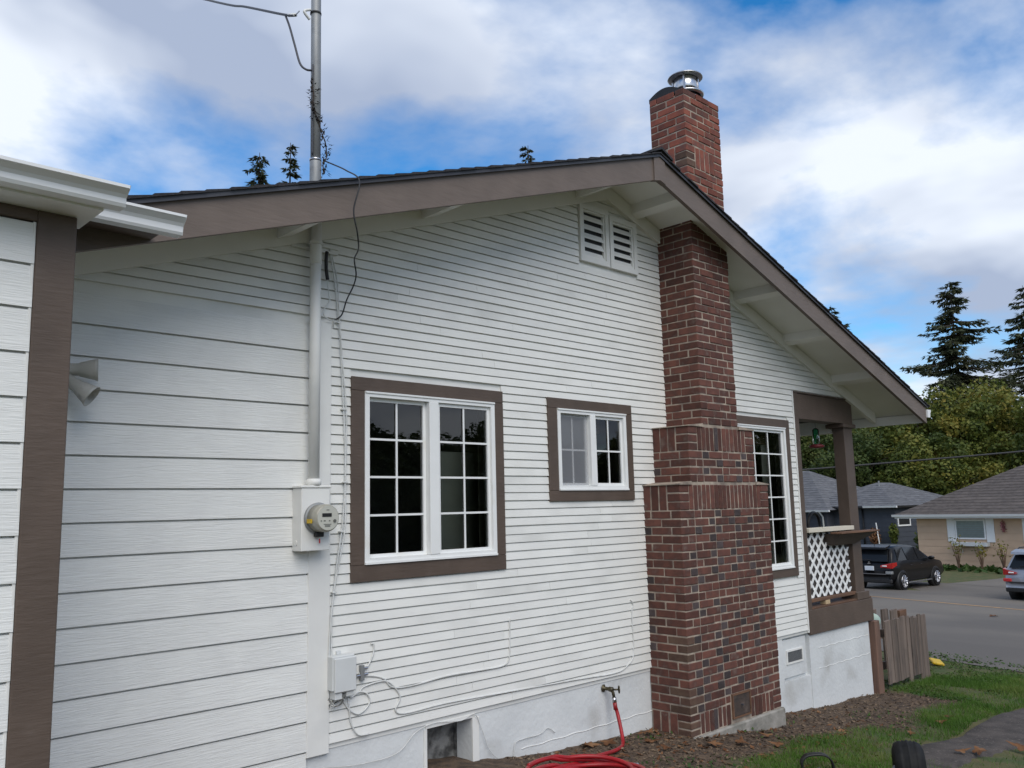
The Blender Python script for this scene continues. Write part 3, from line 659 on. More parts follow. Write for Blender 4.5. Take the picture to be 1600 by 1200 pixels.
while z+BH < 2.235: course(*MI, z, i % 2, 'flemish'); z += BH+JT; i += 1
soldiers(*MI, z, 2.405-z)
z = 2.43; i = 0
while z < 5.53:
    if abs(z-4.83) < .035:
        soldiers(*UP, z, .205, True); z += .205+JT; i += 1; continue
    course(*UP, z, i % 2, 'running', z > 4.3); z += BH+JT; i += 1
ZTOP = z
_o = []
for b in CH:      # cut round the clean-out door
    if b[5] > -.06 and b[4] < .135 and b[0] < 6.850 and b[1] > 6.560 and b[2] < -.35:
        if 6.552-b[0] > .02: _o.append((b[0], 6.552)+b[2:])
        if b[1]-6.858 > .02: _o.append((6.858, b[1])+b[2:])
    else: _o.append(b)
CH = [b[:6]+('brick_moss',) if b[2] < -.35 and b[0] < 6.0 and b[4] < 1.1 and random.random() < .75-.5*b[4] and b[6] == 'brick' else b for b in _o]
# which bricks show largest: facing area over distance squared, hidden ones last
def shown(b):
    c = Vector(((b[0]+b[1])/2, (b[2]+b[3])/2, (b[4]+b[5])/2)); v = CAMLOC-c; d2 = v.length_squared; v.normalize(); s_ = 0
    front = b[2] < -DEP+.002; left = any(abs(b[0]-q[0]) < .002 for q in (LO, MI, UP))
    if front: s_ += (b[1]-b[0])*(b[5]-b[4])*max(0, -v.y)
    if left: s_ += (b[3]-b[2])*(b[5]-b[4])*max(0, -v.x)
    if 4.30 < b[5] < 4.42: s_ *= .5
    return s_/d2
CH.sort(key=shown, reverse=True)
cache = {}
rest = {}
for n_, b in enumerate(CH):
    dims = (round(b[1]-b[0], 3), round(b[3]-b[2], 3), round(b[5]-b[4], 3)); ctr = Vector(((b[0]+b[1])/2, (b[2]+b[3])/2, (b[4]+b[5])/2))
    jx, jy, jz = random.uniform(-.0025, .0025), random.uniform(-.005, .003), random.uniform(-.002, .002)
    ctr += Vector((jx*.5, jy, jz)); a, c_, d_ = dims[0]/2, dims[1]/2, dims[2]/2
    if n_ < 300:
        key = dims+(b[6],)
        if key not in cache:
            m = MB().cbox(-a, a, -c_, c_, -d_, d_, .0045); me = bpy.data.meshes.new('brick'); me.from_pydata(m.v, [], m.f); me.materials.append(MAT[b[6]]); cache[key] = me
        o = bpy.data.objects.new('brick', cache[key]); COL.objects.link(o); place(o, CHIM, ctr); o.rotation_euler = (random.uniform(-.004, .004), random.uniform(-.006, .006), random.uniform(-.008, .008))
    else:
        rest.setdefault(b[6], MB()).cbox(ctr.x-a, ctr.x+a, ctr.y-c_, ctr.y+c_, ctr.z-d_, ctr.z+d_, .0045)
for k, m in rest.items(): m.build('brickwork', k, CHIM)['kind'] = 'stuff'
# mortar washes on the two shoulders, concrete pad, clean-out door
def wash(outer, inner, z0, h):
    for (xa, xb, s_) in ((outer[0]-.012, inner[0]+.0, 1), (inner[1], outer[1]+.012, -1)):
        MB().prism([(xa, z0), (xb, z0), (xb, z0+(h if s_ > 0 else .008)), (xa, z0+(.008 if s_ > 0 else h))], 'y', -DEP-.012, -.001).build('mortar_wash', 'mortar', CHIM)
wash(LO, MI, 1.906, .03); wash(MI, UP, 2.406, .03)
m = MB(); m.cbox(5.955, 7.40, -.415, -.0, -.6, -.104, .012); m.build('chimney_pad', 'conc', CHIM)
dr = MB().cbox(6.575, 6.835, -DEP-.006, -DEP+.02, -.052, .122, .003).build('cleanout_door', M('rusty_iron', (0.075, 0.052, 0.042), (0.045, 0.036, 0.032), .75, 14, bump=.4, dirt=(.13, .10, .085), dscale=9), CHIM)
for (a_, b_, c_, d_) in ((6.560, 6.5745, -.065, .137), (6.8355, 6.850, -.065, .137), (6.5747, 6.8353, .1225, .137), (6.5747, 6.8353, -.065, -.0525)): MB().box(a_, b_, -DEP-.012, -DEP+.02, c_, d_).build('door_frame', 'deck', dr)
MB().lathe([(.008, 0), (.008, .02)], (6.70, -DEP-.006, .035), (0, -1, 0), 10).build('door_knob', 'drip', dr)
# cap: sheet-metal crown and flue
cr = MB(); n = 14
top = []
for i in range(n+1):
    y = -DEP+.03+(DEP-.025)*i/n; top.append((y, ZTOP-.008+.075*math.sin(math.pi*min(1, max(0, (i/n)))*.92)))
poly = top+[(.005, ZTOP-.03), (-DEP+.03, ZTOP-.03)]
cr.prism(poly, 'x', UP[0]+.006, UP[1]-.006)
CRN = cr.build('flue_crown', 'black', CHIM)
fc = (6.665, -.20, ZTOP+.03)
MB().lathe([(.115, 0), (.13, .004), (.13, .02), (.10, .03), (.10, .10)], fc, n=28).build('flue_collar', 'steel', CRN, True)
MB().lathe([(.108, .10), (.112, .11), (.112, .205), (.108, .21)], fc, n=28).build('flue_drum', 'steel', CRN, True)
for i in range(4):
    an = i*math.pi/2+.5; MB().box(fc[0]+.118*math.cos(an)-.008, fc[0]+.118*math.cos(an)+.008, fc[1]+.118*math.sin(an)-.008, fc[1]+.118*math.sin(an)+.008, fc[2]+.03, fc[2]+.23).build('cap_strut', 'steel', CRN)
MB().lathe([(.165, .035), (.172, .05), (.165, .058), (.14, .058), (.14, .035)], fc, n=30).build('flue_ring', 'steel', CRN, True)
MB().lathe([(.02, .262), (.10, .25), (.165, .232), (.168, .222), (.155, .218)], fc, n=30).build('flue_cap', 'steel', CRN, True)

# ------------------------------------------------------------------ porch at the street end
PO = MB().cbox(8.735, 10.12, -.012, .16, 2.645, 2.928, .004).build('porch_beam', 'brown', HOUSE)
MB().cbox(8.705, 10.16, -.03, .17, 2.929, 2.945, .002).build('beam_drip_cap', 'brown', PO)
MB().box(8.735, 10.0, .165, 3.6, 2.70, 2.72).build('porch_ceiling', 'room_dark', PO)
MB().box(9.94, 10.09, .17, 3.6, 2.55, 2.72).build('front_beam', 'soffit', PO)
MB().cbox(8.668, 8.69, -.022, .0, .372, 2.945, .002).build('corner_bead', 'trim', PO)
MB().cbox(8.6905, 8.775, -.026, .10, .375, 2.928, .003).build('corner_trim', 'brown', PO)
MB().box(8.72, 8.76, .10, 3.6, .6, 2.7).build('porch_front_wall', 'white', PO)
PP = MB().cbox(9.895, 10.115, .0, .14, .60, 2.645, .004).build('porch_post', 'brown', PO)
MB().cbox(10.118, 10.135, .01, .13, .70, 2.64, .002).build('post_trim', 'brown', PP)
MB().cbox(9.86, 10.17, -.03, .17, .602, .69, .005).build('post_base', 'brown', PP)
MB().cbox(9.84, 10.16, -.03, .20, 2.60, 2.6445, .005).build('post_cap', 'brown', PP)
PR = MB().cbox(8.70, 10.235, -.03, -.0025, .346, .598, .003).build('rim_board', 'brown', PO)
for i in range(22):
    y = -.02+i*.14
    MB().cbox(8.775, 10.23, y, y+.134, .5985, .618, .003).build('deck_plank', 'deck', PO)
MB().cbox(8.78, 9.89, .0, .09, .665, .70, .003).build('lower_rail', 'deck', PO)
MB().cbox(9.14, 9.24, .0, .07, .619, .664, .003).build('support_block', 'raw', PO)
MB().cbox(8.778, 9.86, -.05, .07, 1.405, 1.452, .003).build('top_rail', 'cream', PO)
# lattice: dark sheet and white slats in two layers
LT = MB().box(8.80, 9.86, .045, .052, .70, 1.40).build('lattice_panel', 'dark_board', PO)
lx0, lx1, lz0, lz1 = 8.80, 9.83, .705, 1.395
def lat(sgn, y):
    k = -1.2
    p = .146
    c = lx0-1.5
    while c < lx1+1.5:
        # line x = c + sgn*(z-lz0)*.55
        z0, z1 = lz0, lz1; sl = .97
        xa, xb = c, c+sgn*sl*(lz1-lz0)
        def clipz(z_): return c+sgn*sl*(z_-lz0)
        zs = []
        for X in (lx0, lx1): zs.append(lz0+(X-c)/(sgn*sl))
        za, zb = max(lz0, min(zs)), min(lz1, max(zs))
        if zb-za > .03:
            w = .0165*math.hypot(1, sl)
            A, Bx = clipz(za), clipz(zb)
            MB().prism([(A-w, za), (A+w, za), (Bx+w, zb), (Bx-w, zb)], 'y', y, y+.006).build('slat', 'lattice', LT)
        c += p
lat(1, .028); lat(-1, .0345)
# shelf box on the rail
SH = MB(); t_ = [(9.26, -.17), (10.20, -.17), (10.20, .16), (9.26, .16)]; b_ = [(9.32, -.05), (9.84, -.05), (9.84, .10), (9.32, .10)]
SH.add([(x, y, 1.375) for x, y in t_]+[(x, y, 1.245) for x, y in b_], [(3, 2, 1, 0)[::-1], (4, 5, 6, 7)[::-1], (0, 1, 5, 4)[::-1], (1, 2, 6, 5)[::-1], (2, 3, 7, 6)[::-1], (3, 0, 4, 7)[::-1]])
so = SH.build('rail_shelf', M('grey_brown_wood', (.085, .066, .052), (.055, .042, .034), .75, 7, stretch=(.3, 1, 1), bump=.3), PO)
MB().cbox(9.24, 10.22, -.19, -.06, 1.3755, 1.395, .003).build('shelf_top', 'deck', so)

# things on and by the porch
F_ = empty('hummingbird_feeder', (9.79, .30, 2.36), 'green glass hummingbird feeder with red base hanging in the porch', 'bird feeder')
MB().lathe([(.02, .19), (.040, .17), (.040, .0), (.035, -.01)], (9.79, .30, 2.42), n=16).build('bottle', 'glass_green', F_, True)
MB().lathe([(.03, 0), (.085, .01), (.09, .03), (.06, .045), (.03, .05)], (9.79, .30, 2.37), n=18).build('feeding_base', 'red_base', F_, True)
MB().tube([(9.79, .30, 2.60), (9.79, .30, 2.70)], .003, 6).build('hanger', 'wire_black', F_)
A_ = empty('arched_handle_frame', (10.2, .62, .62), 'black arched tubular handle frame standing on the porch floor', 'frame')
pts = [(10.06, .62, .62), (10.06, .62, 1.45)]+[(10.21-.15*math.cos(a), .62, 1.45+.15*math.sin(a)) for a in np.linspace(0.1, math.pi-.1, 12)]+[(10.36, .62, 1.45), (10.36, .62, .62)]
MB().tube(pts, .02, 10).build('handle_tube', 'black', A_, True)
MB().tube([(10.06, .62, .95), (10.36, .62, .95)], .015, 8).build('cross_bar', 'black', A_, True)

# ------------------------------------------------------------------ electric meter and service mast
E_ = empty('electric_meter', (2.69, -.02, 1.52), 'white electric meter box with round glass meter on the corner board', 'meter')
bx = MB(); bx.cbox(2.597, 2.787, -.125, -.019, 1.527, 1.892, .004).build('meter_box', 'trim', E_)
MB().cbox(2.590, 2.794, -.131, -.018, 1.8925, 1.906, .003).build('box_lid', 'trim', E_)
mc = Vector((2.702, -.125, 1.715))
MB().lathe([(.090, 0), (.092, .012), (.086, .018)], mc, (0, -1, 0), 36).build('meter_ring', 'galv', E_, True)
mg = MB().lathe([(.080, .012), (.080, .10), (.076, .112), (.070, .116)], mc, (0, -1, 0), 36).build('meter_cover', 'meter', E_, True)
MB().lathe([(.0695, .1165), (.0695, .119)], mc, (0, -1, 0), 36).build('meter_face', 'meter_face', E_)
fy = -.125-.1195
MB().box(mc.x-.040, mc.x+.022, fy-.002, fy, mc.z+.008, mc.z+.028).build('display', 'black', mg)
for (dx, dz, w, h) in ((-.050, -.018, .008, .006), (-.030, -.018, .012, .006), (.005, -.018, .008, .006), (-.012, .045, .018, .004), (-.03, -.036, .05, .003), (-.022, -.043, .035, .003), (-.022, -.049, .035, .003)):
    MB().box(mc.x+dx, mc.x+dx+w, fy-.0012, fy, mc.z+dz, mc.z+dz+h).build('face_print', 'print', mg)
MB().lathe([(.009, 0), (.009, .006)], (mc.x+.042, fy, mc.z-.016), (0, -1, 0), 14).build('port', 'print', mg)
MB().cbox(mc.x-.086, mc.x-.078, -.20, -.15, mc.z-.028, mc.z-.004, .001).build('warning_tag', 'yellow', E_)
MB().cbox(mc.x-.028, mc.x+.024, -.165, -.128, mc.z-.108, mc.z-.078, .005).build('seal_lock', 'black', E_)
MB().cbox(mc.x-.002, mc.x+.006, -.15, -.147, mc.z-.145, mc.z-.118, .001).build('seal_tag', 'red', E_)
MB().lathe([(.016, 0), (.016, .003)], (2.5965, -.065, 1.575), (-1, 0, 0), 16).build('knockout', 'trim', E_)
S_ = empty('service_mast', (2.69, -.085, 1.9), 'tall steel service mast, painted white below the eave, bare grey above the roof', 'mast')
mx0, my0 = 2.697, -.088
MB().lathe([(.045, 0), (.047, .03), (.034, .042)], (mx0, my0, 1.905), n=20).build('box_hub', 'trim', S_, True)
MB().tube([(mx0, my0, 1.94), (mx0, my0, 3.60)], .0335, 20).build('lower_pipe', 'trim', S_, True)
MB().lathe([(.0335, 0), (.037, .004), (.037, .12), (.0335, .124)], (mx0, my0, 3.26), n=20).build('coupling', 'trim', S_, True)
MB().tube([(mx0-.006, my0, 3.601), (mx0-.02, my0, 5.75)], .0315, 20).build('upper_pipe', 'galv', S_, True)
MB().lathe([(.034, 0), (.036, .003), (.036, .26), (.034, .265)], (mx0-.008, my0, 3.66), n=20).build('roof_sleeve', 'galv', S_, True)
MB().lathe([(.037, 0), (.037, .014)], (mx0-.009, my0, 3.925), n=20).build('band_clamp', 'steel', S_, True)
MB().lathe([(.033, 0), (.06, .03), (.06, .08), (.03, .14), (.005, .15)], (mx0-.02, my0, 5.75), n=18).build('weatherhead', 'galv', S_, True)
sb = MB(); sb.box(2.56, 2.887, -.040, -.030, 3.398, 3.412); sb.box(2.56, 2.887, -.040, -.030, 3.366, 3.380); sb.box(2.56, 2.887, -.0298, -.016, 3.366, 3.412); sb.build('strut_channel', 'trim', S_)
MB().lathe([(.038, 0), (.040, .002), (.040, .022), (.038, .024)], (mx0, my0, 3.385), n=20).build('pipe_strap', 'trim', S_, True)
MB().lathe([(.034, 0), (.036, .001), (.036, .012), (.034, .013)], (mx0-.0165, my0, 4.91), n=20).build('wire_bracket', 'wire_black', S_, True)
MB().tube(spline([(mx0-.055, my0, 4.93), (mx0-.10, my0, 4.90), (mx0-.06, my0, 4.86)]), .009, 8).build('insulator', 'trim', S_, True)
# overhead service drop and its drip loop
D_ = empty('service_drop_cable', (2.5, -.2, 4.9), 'overhead grey service cable reaching the steel mast with a hanging loop', 'cable')
a0 = Vector((2.565, -.09, 4.88)); dv = Vector((-0.05, 2.6, 1.6))
def onray(px, py, d):
    return None
far = [(2.607, .037, 4.937), (2.603, .171, 4.998), (2.651, .82, 5.376), (2.723, 1.64, 5.848), (3.124, 5.8, 8.368), (2.04, 18.6, 16.2)]
MB().tube(spline([(2.56, -.09, 4.885), far[0]], 4), .004, 6).build('tie_wire', 'steel', D_)
MB().tube([(2.607, .037, 4.937), (2.604, .12, 4.972)], .012, 8).build('clamp', 'trim', D_, True)
MB().tube(spline(far, 8), .0085, 8).build('cable', 'drip', D_, True)
MB().tube(spline([(2.603, .16, 4.985), (2.60, .10, 4.88), (2.60, .03, 4.72), (2.61, -.02, 4.58), (2.63, -.06, 4.53), (2.655, -.09, 4.52)], 8), .007, 8).build('drip_loop', 'drip', D_, True)
MB().tube(spline([(2.650, -.11, 4.55), (2.648, -.115, 4.2), (2.652, -.112, 3.95)], 8), .005, 6).build('riser_wire', 'drip', D_, True)
V_ = MB(); vine = spline([(2.637, -.115, 4.45), (2.648, -.125, 4.35), (2.644, -.125, 4.26), (2.677, -.128, 4.187), (2.715, -.115, 4.112), (2.755, -.095, 4.058), (2.765, -.09, 3.974), (2.735, -.10, 3.91), (2.74, -.115, 3.86)], 8)
V_.tube(vine, .004, 5); vi = V_.build('dry_vine', 'bark'); tag(vi, 'withered vine clinging to the bare steel mast above the roof', 'vine')
vl = MB()
for p in vine[4:]:
    for k in range(3):
        d = Vector((random.gauss(0, 1), random.gauss(0, 1), random.gauss(0, 1))).normalized(); q = p+d*random.uniform(.008, .035); e = d.cross(Vector((0, 0, 1))).normalized()*random.uniform(.004, .009)
        vl.quad(q-e, q+d*.012-e*.3, q+d*.024+e*.2, q+e)
for q in ((2.632, -.12, 4.37), (2.63, -.12, 4.27)): vl.quad(Vector(q), Vector(q)+Vector((.012, 0, .01)), Vector(q)+Vector((.010, 0, .03)), Vector(q)+Vector((-.006, 0, .02)))
vl.build('withered_leaves', 'bark', vi)
# ------------------------------------------------------------------ cables on the wall
def cable(name, label, pts, r, mat, group=None):
    o = MB().tube(spline(pts, 7), r, 6).build(name, mat, None, True); return tag(o, label, 'cable', group)
cable('loose_cable', 'thin black cable looping down from the roof edge past the rake board', [(2.735, -.12, 3.93), (2.72, -.25, 3.86), (2.68, -.45, 3.75), (2.62, -.68, 3.60), (2.575, -.69, 3.417), (2.612, -.67, 3.30), (2.70, -.55, 3.25), (2.93, -.16, 3.32), (2.99, -.09, 3.25), (2.985, -.07, 3.18), (2.94, -.06, 3.08), (2.91, -.05, 2.98), (2.86, -.045, 2.94)], .0045, 'wire_black')
A1 = [(2.827, 3.40), (2.867, 3.195), (2.896, 2.95), (2.917, 2.705), (2.937, 2.382), (2.950, 2.142), (2.949, 1.904), (2.932, 1.67), (2.901, 1.479), (2.872, 1.253), (2.851, 1.069), (2.842, .849), (2.850, .72), (2.885, .638)]
c1 = cable('riser_cable', 'pale cable running down beside the corner board, with clips', wallpts(A1, -.034), .0048, 'wire_white')
cable('riser_cable', 'second pale cable twisted along the clipped riser by the window', [(x+.010*math.sin(i*1.9)+.008, -.038+.006*math.cos(i*1.3), z) for i, (x, z) in enumerate(A1)], .0042, 'wire_white')
for (x, z) in ((2.896, 2.93), (2.937, 2.382), (2.949, 1.93), (2.925, 1.63), (2.875, 1.27)): MB().cbox(x-.014, x+.016, -.046, -.016, z-.004, z+.004, .001).build('clip', 'wire_white', c1)
s1 = cable('splice_cable', 'dark taped splice hanging from the mast strut beside the white pipe', wallpts([(2.80, 3.37), (2.794, 3.33), (2.796, 3.25), (2.806, 3.19)], -.05), .011, 'wire_black')
MB().tube(spline(wallpts([(2.806, 3.19), (2.816, 3.12), (2.824, 3.06), (2.80, 3.02), (2.779, 2.985), (2.79, 2.952), (2.83, 2.935), (2.871, 2.941)], -.045), 6), .0042, 6).build('tail', 'wire_white', s1, True)
cable('wall_cable', 'pale cable with upturned end stapled under the sash window', wallpts([(3.042, .753), (3.153, .744), (3.249, .712), (3.307, .655), (3.447, .638), (3.764, .655), (4.107, .648), (4.265, .651), (4.322, .687), (4.335, .80), (4.338, .972)], -.021), .0052, 'wire_white')
cable('wall_cable', 'long pale cable running low above the foundation to the chimney', wallpts([(3.0, .64), (3.06, .66), (3.106, .690), (3.249, .700), (3.322, .657), (3.371, .58), (3.335, .51), (3.42, .478), (3.761, .484), (4.347, .465), (5.021, .443), (5.476, .424), (5.641, .46), (5.728, .549), (5.726, .856), (5.748, .931), (5.717, .975)], -.021), .0052, 'wire_white')
cable('coiled_cable', 'small coil of pale cable under the grey utility box', wallpts([(2.94, .65), (2.97, .60), (2.999, .568), (3.054, .536), (3.109, .557), (3.142, .6), (3.114, .649), (3.054, .663), (3.01, .64)], -.024), .0048, 'wire_white')
cable('cut_cable', 'cut cable end curling below the grey utility box', wallpts([(2.98, .64), (2.992, .58), (3.004, .494), (3.054, .418), (3.133, .407)], -.026), .0045, 'wire_white')
cable('short_cable', 'short bent cable entering the siding beside the utility box', wallpts([(3.06, .77), (3.12, .80), (3.165, .87), (3.17, .93), (3.150, .935)], -.022), .0055, 'wire_white')
cable('thin_wire', 'thin white wire sagging across the crawl space opening', wallpts([(2.819, .277), (3.061, .243), (3.345, .247), (3.495, .344), (3.652, .375), (3.87, .350), (3.995, .370), (4.051, .281), (4.123, .122), (4.20, .04)], -.014), .0028, 'wire_white')
cable('thin_wire', 'thin white wire stuck to the foundation beside the hose', wallpts([(4.362, .01), (4.371, .072), (4.41, .116), (4.624, .118), (4.712, .146), (4.792, .1)], -.004), .0028, 'wire_white')
# utility box
U_ = empty('utility_box', (2.92, -.05, .69), 'pale grey plastic utility box low on the siding', 'box')
MB().cbox(2.838, 2.992, -.085, -.016, .705, .905, .006).build('box_body', 'box_grey', U_)
MB().cbox(2.846, 2.997, -.098, -.0855, .695, .893, .006).build('cover', 'box_grey', U_)
MB().cbox(2.856, 2.905, -.085, -.018, .655, .7045, .003).build('cable_port', 'box_grey', U_); MB().cbox(2.935, 2.985, -.085, -.018, .665, .7045, .003).build('cable_port', 'box_grey', U_)
MB().cbox(2.90, 2.93, -.03, -.016, .905, .925, .002).build('mount_tab', 'box_grey', U_)
G_ = empty('ground_clamp', (3.075, -.03, .74), 'small metal ground block with cable ends beside the utility box', 'clamp')
MB().cbox(3.065, 3.090, -.045, -.016, .73, .82, .003).build('block', 'galv', G_); MB().tube([(3.04, -.032, .76), (3.12, -.032, .765)], .008, 8).build('connector', 'steel', G_); MB().tube([(3.07, -.032, .80), (3.12, -.032, .80)], .007, 8).build('connector', 'steel', G_)
for k in range(9):      # loose wire nest
    a_ = random.uniform(0, 6.28); pts = [(2.90+.05*math.cos(a_+t*1.1)+random.uniform(-.02, .02), -.035-.02*math.sin(t*2+k), .645+.03*math.sin(a_+t*1.4)+random.uniform(-.012, .012)) for t in range(5)]
    MB().tube(spline(pts, 5), .0022, 5).build('loose_wire', 'wire_white' if k % 3 else 'print', U_, True)
# twin floodlight
FL = empty('floodlight', (1.30, -.02, 2.45), 'weathered twin bell shaped floodlight on the white siding', 'light')
fm = M('weathered_fixture', (.50, .49, .45), (.38, .37, .33), .5, 9, dirt=(.16, .14, .11), dscale=14, dlo=.6, dhi=.85)
MB().lathe([(.06, 0), (.06, .02), (.03, .035)], (1.30, -.017, 2.44), (0, -1, 0), 18).build('base_plate', fm, FL, True)
for (o_, d_, nm) in (((1.285, -.12, 2.468), (1, -.35, .03), 'lamp_head'), ((1.295, -.13, 2.425), (.72, -.45, -.62), 'lamp_head')):
    h = MB().lathe([(.022, -.02), (.030, .0), (.031, .07), (.036, .078), (.052, .14), (.058, .155), (.054, .154), (.030, .085)], o_, d_, 20).build(nm, fm, FL, True)
    MB().tube([(1.30, -.05, 2.44), o_], .012, 8).build('knuckle', fm, FL, True)
# faucet and hose
H_ = empty('garden_faucet', (5.40, -.03, .27), 'old brass garden faucet on the white foundation', 'faucet')
MB().lathe([(.028, 0), (.03, .008), (.014, .012), (.014, .05), (.019, .055), (.019, .085), (.012, .09)], (5.36, .006, .325), (.25, -1, -.05), 16).build('faucet_body', 'brass', H_, True)
MB().tube([(5.375, -.06, .32), (5.385, -.075, .30), (5.388, -.08, .262)], .012, 10).build('spout', 'brass', H_, True)
MB().lathe([(.007, 0), (.007, .04)], (5.385, -.08, .32), (.75, -.66, 0), 8).build('valve_stem', 'brass', H_, True)
mw = MB(); hc = Vector((5.418, -.109, .32)); ax_ = Vector((.75, -.66, 0)).normalized(); e1 = Vector((0, 0, 1)); e2 = ax_.cross(e1)
mw.tube([hc+(e1*math.cos(a)+e2*math.sin(a))*.026 for a in np.linspace(0, 2*math.pi, 19)], .005, 6)
for a in (0, 2.1, 4.2): mw.tube([hc, hc+(e1*math.cos(a)+e2*math.sin(a))*.026], .0035, 5)
mw.build('wheel_handle', 'brass', H_, True)
HS = empty('garden_hose', (4.7, -.45, 0), 'red rubber garden hose coiled on the ground below the faucet', 'hose')
def hz(x, y, k=0): return float(zgb(x, y))+.018+k*.022
run = [(5.389, -.081, .252), (5.392, -.085, .20), (5.395, -.11, .12), (5.33, -.20, hz(5.33, -.2)+.01), (5.15, -.30, hz(5.15, -.30)), (4.95, -.36, hz(4.95, -.36)+.01), (4.70, -.44, hz(4.70, -.44)+.02), (4.42, -.52, hz(4.42, -.52)+.03)]
coil = []
for i in range(0, 150):
    a = 1.7+i*.215; lay = i/150; rx, ry = .46+.06*math.sin(i*.13)-.05*lay, .31+.05*math.cos(i*.17)-.04*lay
    x, y = 4.24+rx*math.cos(a)+.04*math.sin(i*.045), -.80+ry*math.sin(a)
    coil.append((x, y, float(zg(x, y))+.03+.016*(i//29)+.010*math.sin(i*.5)))
MB().tube(spline(run+coil, 4), .0145, 8).build('hose', 'hose', HS, True)
MB().tube([(5.388, -.080, .262), (5.390, -.082, .225)], .0175, 12).build('hose_coupling', 'steel', HS, True)
MB().tube([(5.390, -.083, .225), (5.393, -.088, .17)], .0165, 12).build('strain_relief', 'hose', HS, True)
ex, ey = 4.80, -.72
MB().tube([(ex, ey, hz(ex, ey)+.03), (ex+.03, ey-.02, hz(ex, ey)+.03)], .017, 10).build('hose_coupling', 'steel', HS, True)

# ------------------------------------------------------------------ weathered picket gate, fence behind it
GA = empty('picket_gate', (11.1, 0, -.5), 'weathered wooden picket gate standing ajar beside the porch', 'gate')
def picket(x, y, w, z0, z1, th=.016, mat='fence', parent=GA, lean=0.0, ang=0.0):
    m = MB(); hw = w/2; ca, sa = math.cos(ang), math.sin(ang); V = []
    for (zz, off) in ((z0, 0), ((z0+z1)/2, random.uniform(-.004, .004)), (z1, 0)):
        for (dx, dy) in ((-hw, 0), (hw, 0), (hw, th), (-hw, th)):
            X = dx+off+lean*(zz-z0); V.append((x+X*ca-dy*sa, y+X*sa+dy*ca, zz+(random.uniform(-.012, .012) if zz == z1 and dy == 0 else 0)))
    F = [(3, 2, 1, 0), (8, 9, 10, 11)]
    for l in (0, 4):
        for k in range(4): F.append((l+k, l+(k+1) % 4, l+4+(k+1) % 4, l+4+k))
    return m.add(V, F).build('picket', mat, parent)
xs = 10.50; ws = [.19, .18, .12, .19, .12, .14, .12, .11, .19]
for i, w in enumerate(ws):
    x = xs+w/2; y = -.05+.07*(x-10.3); zt = .31-.058*(x-10.5)+random.uniform(-.015, .015); zb = -.47-.055*(x-10.6)+random.choice((.05, .0, -.02, .04, -.03))
    picket(x, y+random.uniform(-.006, .006), w, zb, zt, lean=random.uniform(-.012, .012), ang=.07); xs += w+random.uniform(.008, .028)
for zz in (.10, -.28): MB().prism([(10.45, zz), (11.95, zz-.09), (11.95, zz), (10.45, zz+.09)], 'y', .075, .11).build('rail', 'fence', GA)
GP = MB().cbox(10.175, 10.305, -.06, .07, -.75, .335, .006); gp = GP.build('gate_post', 'fence_red'); tag(gp, 'reddish cedar post between the white foundation and the gate', 'post')
picket(10.40, .06, .10, -.60, .16, mat='fence_red')
FB = empty('picket_fence', (12.6, .8, -.5), 'short dark picket fence behind the gate, near the road', 'fence')
for i, (x, w) in enumerate(((12.10, .17), (12.47, .20), (12.77, .21), (13.08, .24))): picket(x, .8, w, -.62, .235-.05*i*.7, th=.06 if i == 3 else .025, parent=FB, mat='fence' if i < 3 else 'deck')
MB().box(11.95, 13.2, .83, .87, -.2, -.12).build('rail', 'fence', FB)
dk = MB().lathe([(.001, 0), (.085, .0), (.09, .008), (.085, .016), (.001, .016)], (10.62, .16, .28), (-.9, -.45, .0), 24).build('enamel_disc', 'mint', None, True); tag(dk, 'pale mint round disc hung at the top of the wooden gate', 'disc')
yb = MB(); yb.cbox(-.11, .11, -.08, .08, .0, .04, .012)
yo = yb.build('marker_block', 'yellow'); place(yo, None, (13.15, .42, float(zg(13.15, .42))+.03)); yo.rotation_euler = (.2, -.12, .6); tag(yo, 'yellow painted block lying at the road edge by the gate', 'block')
# ------------------------------------------------------------------ hand truck: pneumatic wheel and black loop
HT = empty('hand_truck', (6.0, -1.8, -.18), 'hand truck with black ribbed tyre and loop handle lying by the path', 'hand truck')
wc = Vector((5.97, -2.09, float(zg(5.97, -2.09))+.158)); wa = Vector((.46, -.885, .03)).normalized()
prof = [(r_*1.06, h_*1.9) for (r_, h_) in [(.075, -.045), (.105, -.050), (.135, -.043), (.148, -.030), (.152, -.023), (.146, -.0185), (.155, -.014), (.149, -.007), (.157, -.002), (.157, .002), (.149, .007), (.155, .014), (.146, .0185), (.152, .023), (.148, .030), (.135, .043), (.105, .050), (.075, .045)]]
wt = MB().lathe(prof, wc, wa, 40, False).build('tyre', 'tyre', HT, True)
MB().lathe([(.02, -.05), (.02, -.03), (.076, -.025), (.078, -.04), (.078, .04), (.076, .025), (.02, .03), (.02, .05)], wc, wa, 24).build('rim', 'box_grey', HT, True)
lp = [(6.31, -1.20), (6.29, -1.19), (6.30, -1.17), (6.35, -1.17), (6.42, -1.20), (6.46, -1.25)]
z0 = float(zg(6.0, -1.45))
lpts = [Vector((5.92, -1.36, z0)), Vector((5.915, -1.35, z0+.05)), Vector((5.945, -1.38, z0+.095)), Vector((6.02, -1.46, z0+.10)), Vector((6.06, -1.50, z0+.06)), Vector((6.07, -1.51, z0))]
lm = MB(); sp = spline(lpts, 8); 
for i in range(len(sp)-1):
    pass
side = Vector((.35, .30, 0)).normalized()*.030
V = []; F = []
for i, p in enumerate(sp):
    n_ = (sp[min(i+1, len(sp)-1)]-sp[max(0, i-1)]).cross(side).normalized()*.006
    V += [p-side-n_, p+side-n_, p+side+n_, p-side+n_]
